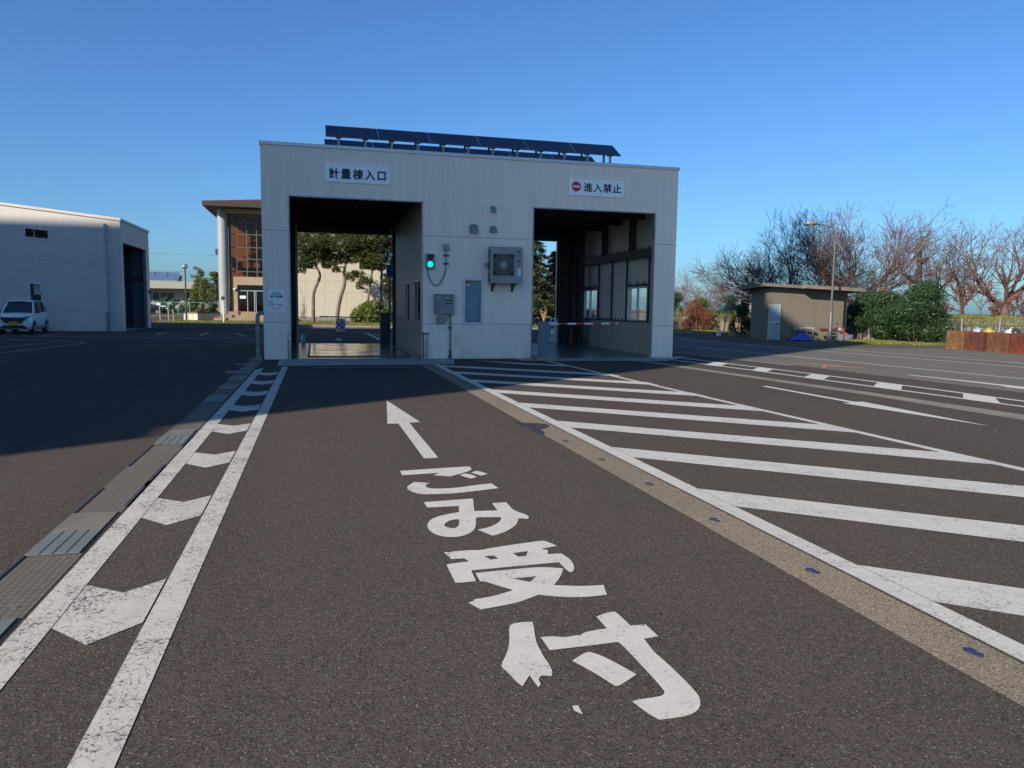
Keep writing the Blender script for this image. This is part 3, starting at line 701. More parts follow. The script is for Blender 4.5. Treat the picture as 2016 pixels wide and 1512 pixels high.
for r, (xa, xb) in enumerate(((-1.27, -.9), (-1.22, -.96), (-1.19, -.97))):
    x = xa
    while x < xb:
        ww = random.uniform(.012, .02); z = 1.505 - r * .034
        q.box(x, x + ww, BY0 - .0165, BY0 - .0155, z, z + .008, 1); q.box(x + .003, x + ww - .003, BY0 - .0165, BY0 - .0155, z + .012, z + .02, 1); x += ww + .008
q.build('lettering', [INKN, INKR], s)

# traffic light
s = thing('traffic_light', 'small wall mounted traffic light showing green beside the left opening', 'traffic light', (3.39, BY0, 2.73))
q = MB(); q.bbox(3.26, 3.52, BY0 - .14, BY0 - .01, 2.73, 3.18, .012); q.build('housing', GREYP, s)
for z, nm in ((3.065, 0), (2.865, 1)):
    q = MB()
    q.tube([(3.39, BY0 - .142, z), (3.39, BY0 - .15, z)], [.088, .088], 24, 0, smooth=False)
    lm, ln_, lb = new_mat('lit_green_lens' if nm else 'unlit_lens')
    lb.inputs['Base Color'].default_value = (.02, .03, .04, 1) if not nm else (0, .5, .35, 1)
    if nm:
        lb.inputs['Emission Color'].default_value = (0.0, .95, .62, 1); lb.inputs['Emission Strength'].default_value = .75
    le = q.build('lens', lm, s); 
    tag(le, 'lit green lens' if nm else 'dark unlit lens')
    v = MB()
    for k in range(11):
        a0 = math.pi * (k / 11); a1 = math.pi * ((k + 1) / 11); r = .1
        v.quad((3.39 + r * math.cos(a0), BY0 - .14, z + r * math.sin(a0)), (3.39 + r * math.cos(a1), BY0 - .14, z + r * math.sin(a1)),
               (3.39 + r * math.cos(a1), BY0 - .22, z + r * math.sin(a1) - .0), (3.39 + r * math.cos(a0), BY0 - .22, z + r * math.sin(a0)))
    v.build('visor', BLACK, s)
s = thing('junction_box', 'small beige junction box with conduit and drooping cable to the traffic light', 'junction box', (3.88, BY0, 3.3))
q = MB(); q.bbox(3.79, 3.98, BY0 - .1, BY0 - .01, 3.3, 3.48, .01); q.build('box', GREYP2, s)
q = MB(); q.cyl((3.88, BY0 - .05, 2.78), (3.88, BY0 - .05, 3.3), .018, 8)
for z in (3.15, 2.9): q.box(3.80, 3.97, BY0 - .075, BY0 - .005, z - .02, z + .02, 1)
q.build('conduit', [GREYP2, DARKM], s)
pts = []
for k in range(17):
    t_ = k / 16; x = 3.88 + (3.30 - 3.88) * t_; z = 2.78 + (2.73 - 2.78) * t_ - .52 * (1 - (2 * t_ - 1) ** 2) ** .8
    pts.append((x, BY0 - .05, z))
q = MB(); q.tube(pts, .016, 8); q.build('cable', mat('cable_grey', (.15, .15, .16), .5), s)

# control cabinet
s = thing('control_cabinet', 'grey wall mounted control cabinet with small display left of the window', 'cabinet', (3.82, BY0, 1.36))
q = MB(); q.bbox(3.54, 4.10, BY0 - .22, BY0 - .01, 1.37, 1.95, .012); q.build('case', GREYP, s)
q = MB(); q.box(3.51, 4.13, BY0 - .25, BY0 - .01, 1.95, 1.975); q.build('rain_hood', GREYP, s)
q = MB(); q.box(3.50, 3.54, BY0 - .15, BY0 - .05, 1.4, 1.45); q.box(3.50, 3.54, BY0 - .15, BY0 - .05, 1.85, 1.9); q.box(3.505, 3.53, BY0 - .12, BY0 - .08, 1.45, 1.85); q.build('hinge', STEELG, s)
q = MB(); q.box(3.85, 4.04, BY0 - .228, BY0 - .2215, 1.68, 1.80); q.box(3.87, 3.96, BY0 - .23, BY0 - .2282, 1.71, 1.77, 1); q.box(3.97, 4.02, BY0 - .23, BY0 - .2282, 1.715, 1.74, 2); q.build('display', [BLACK, GREYP2, WHITEP], s)
q = MB(); q.box(3.59, 3.65, BY0 - .224, BY0 - .2215, 1.86, 1.885, 0); q.box(3.86, 3.90, BY0 - .224, BY0 - .2215, 1.83, 1.86, 0); q.box(3.60, 3.625, BY0 - .235, BY0 - .2215, 1.62, 1.68, 1); q.box(3.60, 3.625, BY0 - .235, BY0 - .2215, 1.52, 1.56, 1); q.build('label_plate', [WHITEP, DARKM], s)
q = MB(); q.bbox(3.58, 3.83, BY0 - .13, BY0 - .01, 1.08, 1.30, .01); q.build('lower_box', GREYP, s)
q = MB(); q.tube([(3.83, BY0 - .06, 1.14), (3.89, BY0 - .06, 1.16), (3.93, BY0 - .06, 1.25), (3.93, BY0 - .06, 1.37)], .018, 8)
q.cyl((4.02, BY0 - .05, .27), (4.02, BY0 - .05, 1.37), .027, 10); q.cyl((4.02, BY0 - .05, 0), (4.02, BY0 - .05, .27), .032, 10, 1)
for z in (.95, .07): q.box(3.96, 4.08, BY0 - .08, BY0 - .004, z - .02, z + .02, 1)
q.build('conduit', [GREYP, DARKM], s)

# air conditioner
ax0, ax1, az0, az1, ay0 = 5.19, 6.20, 2.33, 3.44, 22.72
s = thing('air_conditioner', 'grey air conditioner outdoor unit hung on brackets beside the right opening', 'air conditioner', (5.7, 22.9, 2.33))
q = MB(); q.bbox(ax0, ax1, ay0, ay0 + .33, az0, az1, .012); q.build('casing', GREYP2, s)
q = MB()
cx, cz, hw = 5.60, 2.89, .325
q.box(cx - hw, cx + hw, ay0 - .012, ay0 - .001, cz - .34, cz + .34, 0)
q.box(cx - hw, cx + hw, ay0 - .02, ay0 - .0125, cz + .325, cz + .35, 1); q.box(cx - hw, cx + hw, ay0 - .02, ay0 - .0125, cz - .35, cz - .325, 1)
q.build('fan_opening', [mat('fan_dark', (.012, .011, .013), .7), GREYP2], s)
q = MB()
for k in range(32):
    a = 2 * math.pi * k / 32
    pts = []
    for j in range(6):
        r = .075 + .25 * j / 5; b2 = a + .75 * (j / 5)
        x = cx + r * math.cos(b2); z = cz + r * math.sin(b2)
        pts.append((max(cx - hw, min(cx + hw, x)), ay0 - .022, max(cz - .33, min(cz + .33, z))))
    q.tube(pts, .005, 4, cap=False)
for r in (.335,):
    q.tube([(cx + r * math.cos(2 * math.pi * k / 28), ay0 - .02, cz + r * math.sin(2 * math.pi * k / 28)) for k in range(29)], .003, 4, cap=False)
q.build('grille', mat('grille_light', (.5, .5, .5), .5), s)
q = MB(); q.tube([(cx, ay0 - .03, cz), (cx, ay0 - .018, cz)], [.08, .082], 20, smooth=False); q.build('hub', mat('hub_grey', (.36, .36, .35), .5), s)
q = MB()
for z0, z1 in ((2.39, 2.66), (2.74, 3.02), (3.09, 3.38)): q.box(ax0 - .004, ax0 + .004, ay0 + .05, ay0 + .28, z0, z1)
q.build('side_vent', BLACK, s)
q = MB()
put_text(q, 'ACP-41', 5.94, 6.16, 3.15, 3.19, ay0 - .002, 0, .02)
q.box(6.0, 6.06, ay0 - .003, ay0 - .001, 3.21, 3.33, 1); q.box(6.075, 6.13, ay0 - .003, ay0 - .001, 3.21, 3.25, 1); q.box(6.075, 6.13, ay0 - .003, ay0 - .001, 3.27, 3.33, 0); q.box(6.0, 6.03, ay0 - .004, ay0 - .0032, 3.3, 3.33, 0)
q.box(6.05, 6.14, ay0 - .003, ay0 - .001, 2.97, 3.05, 3); q.box(6.06, 6.13, ay0 - .003, ay0 - .001, 2.88, 2.89, 0); q.box(6.04, 6.15, ay0 - .003, ay0 - .001, 2.56, 2.79, 2)
q.build('decal', [BLACK, GREYP, WHITEP, mat('faded_sticker', (.12, .13, .13), .6)], s)
for x in (5.34, 5.98):
    q = MB()
    q.box(x - .02, x + .02, BY0 - .45, BY0 - .004, az0 - .05, az0 - .001); q.box(x - .035, x + .035, BY0 - .02, BY0 - .003, 2.08, az0 - .05)
    q.tube([(x, BY0 - .03, 2.12), (x, BY0 - .38, az0 - .04)], .015, 6); q.build('bracket', DARKM, s)
q = MB(); q.box(5.07, 5.16, BY0 - .2, BY0 - .12, 2.85, 2.95); q.box(5.1, 5.2, BY0 - .16, BY0 - .01, 2.87, 2.9); q.build('valve', GREYP, s)
# vent hoods
for i_, (x0, x1, z0, z1, lb) in enumerate(((4.61, 4.88, 3.86, 4.13, 'largest grey vent hood, left of the pair above the air conditioner'), (5.25, 5.46, 3.89, 4.10, 'medium grey vent hood directly below the smallest one'), (5.27, 5.43, 4.51, 4.70, 'smallest grey vent hood, highest of the three on the wall'))):
    q = MB(); xm = (x0 + x1) / 2; hw = (x1 - x0) / 2
    prof = []
    for k in range(9):
        a = math.pi * k / 8; prof.append((xm - hw * math.cos(a), z1 - hw * .55 + hw * .55 * math.sin(a)))
    prof = [(x0, z0)] + prof + [(x1, z0)]
    vs = [(p_[0], BY0 - .005, p_[1]) for p_ in prof] + [(xm + (p_[0] - xm) * .86, BY0 - (.05 if p_[1] > z1 - hw * .4 else .13), p_[1] - (.02 if p_[1] > z1 - hw * .6 else 0)) for p_ in prof]
    k = len(prof); q.add(vs, [tuple(range(k)), tuple(range(2 * k - 1, k - 1, -1))] + [(a, (a + 1) % k, k + (a + 1) % k, k + a) for a in range(k)])
    o = q.build('vent_hood', mat('vent_grey', (.17, .21, .26), .35, .4, var=.05), loc=(xm, BY0, z0)); tag(o, lb, 'vent', 'vent hoods on the front wall')

# bollards
def bollard(x, y, lb, top=False):
    s = thing('bollard', lb, 'bollard', (x, y, 0), 'stainless bollards at the left opening')
    q = MB(); q.cyl((x, y, 0), (x, y, .74), .055, 20); q.build('post', INOX, s)
    q = MB(); q.tube([(x, y, .6), (x, y, .63)], .0565, 20); q.build('band', WHITEP, s)
    q = MB(); q.tube([(x, y, .74), (x, y, .755)], [.056, .05], 20); q.build('cap', BLACK, s)
    if top: q = MB(); q.box(x - .09, x + .14, y - .03, y + .03, .757, .79); q.build('clamp', BLACK, s)
bollard(-.73, 22.97, 'stainless steel bollard at the left pillar foot of the left opening')
bollard(3.235, 23.0, 'stainless steel bollard with black clamp on top beside the cabinet conduit', True)
# drain pipe at left corner
s = thing('drain_pipe', 'thick grey pipe bending into the left pillar corner', 'pipe', (-1.6, 22.95, 0))
q = MB(); q.tube([(-1.60, 22.95, .1), (-1.60, 22.95, 1.2), (-1.59, 22.97, 1.28), (-1.56, 23.03, 1.33), (-1.50, 23.12, 1.34), (-1.445, 23.22, 1.34)], .06, 14)
q.build('pipe', mat('pipe_grey', (.2, .21, .23), .5, var=.15), s)
q = MB(); q.bbox(-1.68, -1.5, 22.86, 23.04, -.01, .12, .02); q.build('footing', CONCD, s)
q = MB(); q.tube([(-1.6, 22.95, .9), (-1.6, 22.95, .93)], .066, 14); q.tube([(-1.6, 22.95, .25), (-1.6, 22.95, .28)], .066, 14); q.build('clamp', STEELG, s)

# barrier gate
s = thing('barrier_gate', 'grey barrier gate with lowered red and white arm across the right opening', 'barrier gate', (6.85, 22.3, 0))
q = MB(); q.bbox(6.46, 7.12, 22.0, 22.55, -.01, .14, .015); q.build('plinth', CONCD, s)
q = MB(); q.bbox(6.66, 7.08, 22.1, 22.5, .14, 1.19, .012); q.build('cabinet', mat('gate_grey', (.13, .17, .21), .45, var=.08), s)
q = MB(); q.bbox(6.87, 7.05, 22.055, 22.0995, .56, .72, .006); q.build('lock_box', GREYP, s)
q = MB(); q.box(6.96, 7.05, 22.085, 22.098, .80, .95, 0); put_text(q, '4', 6.985, 7.025, .86, .93, 22.083, 1, .05); q.box(6.975, 7.035, 22.0825, 22.0845, .82, .835, 1); q.build('plate', [WHITEP, INKN], s)
q = MB(); q.tube([(6.86, 22.02, 1.11), (7.09, 22.02, 1.115)], .055, 16); q.build('arm_hub', mat('hub_white', (.55, .6, .62), .4), s)
q = MB(); y = 22.02; xs_ = [7.09, 7.17]; 
q.tube([(7.09, y, 1.115), (7.18, y, 1.117)], .025, 10, 0)
x = 7.18; k = 0
while x < 9.0:
    q.tube([(x, y, 1.117 + (x - 7.1) * .012), (min(x + .276, 9.02), y, 1.117 + (min(x + .276, 9.02) - 7.1) * .012)], .031, 12, 1 if k % 2 == 0 else 0, cap=True); x += .276; k += 1
q.tube([(9.02, y, 1.14), (9.1, y, 1.141)], .028, 10, 0)
q.build('arm', [WHITEP, RED], s)
q = MB(); q.tube([(7.0, 22.3, 1.19), (7.02, 22.3, 1.26), (7.1, 22.3, 1.28), (7.15, 22.3, 1.22), (7.15, 22.3, .72)], .018, 8); q.build('pipe', mat('white_pipe', (.6, .58, .5), .5), s)
# second gate at the back of the left bay (dark cabinet, arm beyond)
s = thing('barrier_gate', 'dark barrier gate with thin red striped arm behind the left bay', 'barrier gate', (2.95, 33.2, 0))
q = MB(); q.bbox(2.72, 3.15, 33.1, 33.5, 0, 1.3, .012); q.build('cabinet', mat('gate_dark', (.06, .065, .08), .45), s)
q = MB(); x = 2.7
for k in range(9):
    q.tube([(x, 33.15, 1.06 + k * .006), (x - .28, 33.15, 1.07 + k * .006)], .022, 8, k % 2); x -= .28
q.build('arm', [RED, mat('arm_dark', (.12, .1, .12), .5)], s)
q = MB(); q.cyl((3.1, 32.9, 0), (3.1, 32.9, 2.9), .035, 8); q.build('post', DARKM, s)

# traffic cone
s = thing('traffic_cone', 'red traffic cone with a pole inside the right bay by its wall', 'traffic cone', (10.85, 31.4, 0))
q = MB(); q.bbox(10.66, 11.04, 31.21, 31.59, .005, .035, .01); q.build('base', RUBBER, s)
q = MB(); q.tube([(10.85, 31.4, .035), (10.85, 31.4, .1), (10.85, 31.4, .72)], [.15, .13, .03], 20); q.build('cone', CONER, s)
q = MB(); q.cyl((10.80, 31.42, .05), (10.79, 31.42, .95), .012, 6); q.build('pole', GREYP2, s)

# rooftop solar panels
pm, pn, pb = new_mat('solar_cells')
tc = N(pn, 'ShaderNodeTexCoord'); sp = N(pn, 'ShaderNodeSeparateXYZ'); cbn = N(pn, 'ShaderNodeCombineXYZ')
pn.links.new(tc.outputs['Object'], sp.inputs[0])
sy = N(pn, 'ShaderNodeMath'); sy.operation = 'MULTIPLY'; sy.inputs[1].default_value = 1.93
pn.links.new(sp.outputs[2], sy.inputs[0]); pn.links.new(sp.outputs[0], cbn.inputs[0]); pn.links.new(sy.outputs[0], cbn.inputs[1])
br = N(pn, 'ShaderNodeTexBrick'); br.offset = 0; br.inputs['Scale'].default_value = 1; br.inputs['Brick Width'].default_value = .155; br.inputs['Row Height'].default_value = .155
br.inputs['Mortar Size'].default_value = .004; br.inputs['Color1'].default_value = (.005, .010, .040, 1); br.inputs['Color2'].default_value = (.006, .012, .048, 1); br.inputs['Mortar'].default_value = (.10, .12, .22, 1); pb.inputs['Specular IOR Level'].default_value = .2
pn.links.new(cbn.outputs[0], br.inputs[0]); pn.links.new(br.outputs[0], pb.inputs['Base Color']); pb.inputs['Roughness'].default_value = .12
PBACK = mat('panel_back', (.1, .1, .11), .6)
def solar(x0, y0, z0, parent):
    wv, dy, dz = 1.562, .78, .47
    q = MB(); q.add([(x0, y0, z0), (x0 + wv, y0, z0), (x0 + wv, y0 + dy, z0 + dz), (x0, y0 + dy, z0 + dz)], [(0, 1, 2, 3)])
    n_ = Vector((0, -dz, dy)).normalized() * .035
    q.v += [(a - n_.x, b - n_.y, c_ - n_.z) for a, b, c_ in q.v[:4]]; q.f += [(7, 6, 5, 4), (0, 4, 5, 1), (1, 5, 6, 2), (2, 6, 7, 3), (3, 7, 4, 0)]; q.m += [1] * 5; q.sm += [False] * 5
    s = q.build('solar_panel', [pm, PBACK], parent)
    q = MB()
    u = Vector((0, dy, dz)).normalized(); nn = -Vector((0, dz, -dy)).normalized() * .004
    for (xa, xb, ta, tb) in ((0, wv, 0, .012), (0, wv, .899, .911), (0, .012, .0121, .8989), (wv - .012, wv, .0121, .8989)):
        P = lambda x, t, h: (x0 + x, y0 + u.y * t + nn.y * h, z0 + u.z * t + nn.z * h)
        q.add([P(xa, ta, 1), P(xb, ta, 1), P(xb, tb, 1), P(xa, tb, 1)], [(0, 1, 2, 3)])
    q.build('frame', ALU, s)
for r, (y0, z0, lb) in enumerate(((23.75, 6.60, 'front row of six tilted solar panels on racks above the booth roof'), (25.75, 6.60, 'rear row of six tilted solar panels showing under the front row'))):
    s = thing('solar_array', lb, 'solar panels', (5, y0, 5.87), 'solar panel rows on the booth roof')
    for k in range(6): solar(.37 + k * 1.568, y0, z0, s)
    for k in range(12):
        x = .75 + k * .79
        for (ya, yb_, zt_) in ((.08, .14, 6.62), (.66, .71, 6.94)):
            q = MB(); q.box(x - .03, x + .03, y0 + ya, y0 + yb_, 5.875, zt_ - .04); q.build('post', STEELG, s)
        q = MB(); q.box(x - .09, x + .09, y0 + .03, y0 + .2, 6.582, 6.61); q.build('clamp', DARKM, s)
        if k % 2 == 0: q = MB(); q.tube([(x, y0 + .145, 6.58), (x + .28, y0 + .65, 6.3)], .018, 5); q.build('brace', DARKM, s)
    q = MB(); q.box(.6, 9.6, y0 + .05, y0 + .079, 6.30, 6.35); q.build('rail', STEELG, s)
    q = MB(); q.box(.45, 9.7, y0 + .62, y0 + .659, 6.86, 6.90); q.build('rail', STEELG, s)

# ---------------------------------------------------------------- pale building on the left (its roof and seams slope down to the right)
LY0, LY1, LX1 = 46.2, 53.4, -10.3
def top(x): return 6.05 + (LX1 - x) * .104
lb_ = thing('garage_building', 'pale panelled drive through garage behind the white car', 'building', (-20, 50, 0))
XL = -42
m = MB()
WU = (-14.92, -13.83); WD = (-14.83, -14.3)
def zz(x, h): return h + (LX1 - x) * .1
def yz(loop, x0, x1, mb, mi=0):
    vs, fs = plate_mesh(loop, x1 - x0); xm = (x0 + x1) / 2
    mb.add([(xm + v[2], v[0], v[1]) for v in vs], fs, mi)
xz_plate(m, [[(XL, -.1), (LX1, -.1), (LX1, top(LX1)), (XL, top(XL))],
             [(WU[0], 5.02), (WU[1], 4.93), (WU[1], 5.36), (WU[0], 5.47)], [(WD[0], 1.66), (WD[1], 1.6), (WD[1], 2.5), (WD[0], 2.56)]], LY0, LY0 + .15)
yz([[(LY0 + .15, -.1), (46.7, -.1), (46.7, 4.9), (52.6, 4.9), (52.6, -.1), (LY1, -.1), (LY1, top(LX1)), (LY0 + .15, top(LX1))]], LX1 - .15, LX1, m)
xz_plate(m, [[(XL, -.1), (LX1 - .0, -.1), (LX1, top(LX1)), (XL, top(XL))]], LY1, LY1 + .15)
x = LX1 - .6
while x > XL:
    m.box(x - .012, x + .012, LY0 - .003, LY0 + .01, (zz(x, 3.5) if False else 0.0) + 3.5 + (LX1 - x) * .095, top(x) - .02, 2); x -= 1.2
def slopebar(x0, x1, h, s_, w_=.03, mi=1):
    m.add([(x0, LY0 - .004, h + (LX1 - x0) * s_), (x1, LY0 - .004, h + (LX1 - x1) * s_), (x1, LY0 - .004, h + w_ + (LX1 - x1) * s_), (x0, LY0 - .004, h + w_ + (LX1 - x0) * s_)], [(0, 1, 2, 3)], mi)
slopebar(XL, LX1, 3.44, .092, .02); slopebar(XL, LX1, .93, .092, .025)
for z in (3.44, .93): m.box(LX1 - .02, LX1 + .004, LY0, 46.7, z, z + .02, 1); m.box(LX1 - .02, LX1 + .004, 52.6, LY1, z, z + .02, 1)
m.box(LX1 - .02, LX1 + .004, LY0 + .001, LY0 + .02, 0, 6.0, 1)
for y in (48.2, 49.7, 51.2): m.box(LX1 - .01, LX1 + .003, y, y + .012, 4.93, 6.0, 2)
m.build('wall', [WALL2, GROOVE, GROOVEV], lb_)
q = MB()
q.add([(XL, LY0 - .06, top(XL) + .12), (LX1 + .06, LY0 - .06, top(LX1) + .12), (LX1 + .06, LY1 + .2, top(LX1) + .12), (XL, LY1 + .2, top(XL) + .12),
       (XL, LY0 - .06, top(XL) - .02), (LX1 + .06, LY0 - .06, top(LX1) - .02), (LX1 + .06, LY1 + .2, top(LX1) - .02), (XL, LY1 + .2, top(XL) - .02)],
      [(0, 1, 2, 3), (7, 6, 5, 4), (0, 4, 5, 1), (1, 5, 6, 2), (2, 6, 7, 3)])
q.build('roof', WALL2, lb_)
q = MB()
for (a, b, c0, d0, c1, d1, nm) in ((WU[0], WU[1], 5.02, 5.47, 4.93, 5.36, 0), (WD[0], WD[1], 1.66, 2.56, 1.6, 2.5, 1)):
    f = MB()
    for (p_, r_) in (((a - .05, c0 - .05), (b + .05, c1 - .05)), ((a - .05, d0), (b + .05, d1))):
        f.add([(p_[0], LY0 - .03, p_[1]), (r_[0], LY0 - .03, r_[1]), (r_[0], LY0 - .03, r_[1] + .05), (p_[0], LY0 - .03, p_[1] + .05), (p_[0], LY0, p_[1]), (r_[0], LY0, r_[1]), (r_[0], LY0, r_[1] + .05), (p_[0], LY0, p_[1] + .05)],
              [(0, 1, 2, 3), (3, 2, 6, 7), (4, 5, 1, 0), (0, 3, 7, 4), (1, 5, 6, 2)])
    f.box(a - .05, a, LY0 - .03, LY0, c0, d0); f.box(b, b + .05, LY0 - .03, LY0, c1, d1)
    w_ = f.build('window', mat('alu_pale', (.75, .77, .8), .4), lb_)  # paler than the other aluminium frames
    p = MB(); p.add([(a, LY0 + .05, c0), (b, LY0 + .05, c1), (b, LY0 + .05, d1), (a, LY0 + .05, d0)], [(0, 1, 2, 3)]); p.build('pane', GLASSD if not nm else glassmat('low_pane', (.85, .88, .9), .2), w_)
    if nm: p = MB(); p.box(a + .12, b - .02, LY0 + .2, LY0 + .22, 1.95, 2.5); p.build('blind', mat('reflection_blind', (.9, .82, .62), .7), w_)  # cream colour of the blind stands in for a reflection in the pane
q = MB(); q.cyl((-11.06, LY0 - .09, 1.0), (-11.06, LY0 - .09, 5.85), .055, 10, 0); q.cyl((-11.06, LY0 - .09, 0), (-11.06, LY0 - .09, 1.05), .085, 10, 1)
for k in range(8): q.box(-11.15, -10.92, LY0 - .1, LY0 - .003, 1.5 + k * .57, 1.53 + k * .57, 1)
q.build('downpipe', [mat('downpipe_paint', (.5, .52, .55), .4), GREYP], lb_)
q = MB(); q.box(-16, LX1 - .15, 46.36, 53.35, 4.95, 5.05); q.box(-16.1, -16, 46.36, 53.35, 0, 5); q.box(-16, LX1 - .2, 52.9, 53.0, 0, 4.9)
for x_ in (-15, -13, -11.4): q.box(x_, x_ + .2, 52.7, 52.9, 0, 4.9, 1)
q.box(-16, LX1 - .2, 52.75, 52.9, 3.0, 3.2, 1)
q.build('inner_wall', [mat('garage_inside', (.16, .16, .17), .8), DARKM], lb_)
q = MB(); q.box(LX1 - .17, LX1 + .01, 46.68, 46.72, 0, 4.92); q.box(LX1 - .17, LX1 + .01, 52.58, 52.62, 0, 4.92); q.box(LX1 - .17, LX1 + .01, 46.72, 52.58, 4.88, 4.92); q.build('opening_trim', STEELG, lb_)
sheet('garage_floor', [[(-16, 46.3), (-10.2, 46.3), (-10.2, 53.4), (-16, 53.4)]], .0, CONC2)
q = MB(); q.bbox(-10.27, -10.15, 52.95, 53.05, 2.15, 2.4, .01); tag(q.build('wall_lamp', BLACK, loc=(-10.2, 53, 2.2)), 'small black lamp on the far jamb of the pale garage', 'lamp')

# incinerator plant outside the picture, whose shadow lies over the yard
pl = thing('plant_building', 'tall grey concrete plant building behind the yard to the left', 'building', (-45, 5, 0))
PW = mat('plant_wall', (.32, .31, .3), .8, var=.15, vs=.2)
PX, PYN, PYF, PH = -21.3, -4.07, 16.5, 29.5
m = MB(); m.box(-75, PX, PYN, PYF, 0, PH); m.build('wall', PW, pl)
m = MB(); m.box(-50, PX - .05, PYN - .85, PYN - .01, 0, 11.9); m.build('annex', PW, pl)
m = MB(); m.box(-75.3, PX + .0, PYN, PYF, PH + .002, PH + .4); m.build('parapet', COPING, pl)
for k in range(6):
    for j in range(5):
        q = MB(); q.box(PX + .001, PX + .05, PYN + 2 + k * 3.2, PYN + 3.8 + k * 3.2, 3 + j * 5.2, 5 + j * 5.2); q.build('window', GREYP, pl)
cx_, cy_ = -25.6, 3.45
ch = thing('chimney', 'tall square chimney stack rising from the plant', 'chimney', (cx_, cy_, PH + .4))
m = MB(); m.add([(cx_ - 2.2, cy_ - 2.2, PH + .4), (cx_ + 2.2, cy_ - 2.2, PH + .4), (cx_ + 2.2, cy_ + 2.2, PH + .4), (cx_ - 2.2, cy_ + 2.2, PH + .4), (cx_ - 1.8, cy_ - 1.8, 66), (cx_ + 1.8, cy_ - 1.8, 66), (cx_ + 1.8, cy_ + 1.8, 66), (cx_ - 1.8, cy_ + 1.8, 66)],
      [(0, 1, 5, 4), (1, 2, 6, 5), (2, 3, 7, 6), (3, 0, 4, 7), (4, 5, 6, 7)]); m.build('stack', PW, ch)
m = MB(); m.box(cx_ - 2, cx_ + 2, cy_ - 2, cy_ + 2, 66.01, 66.6); m.build('cap', DARKM, ch)
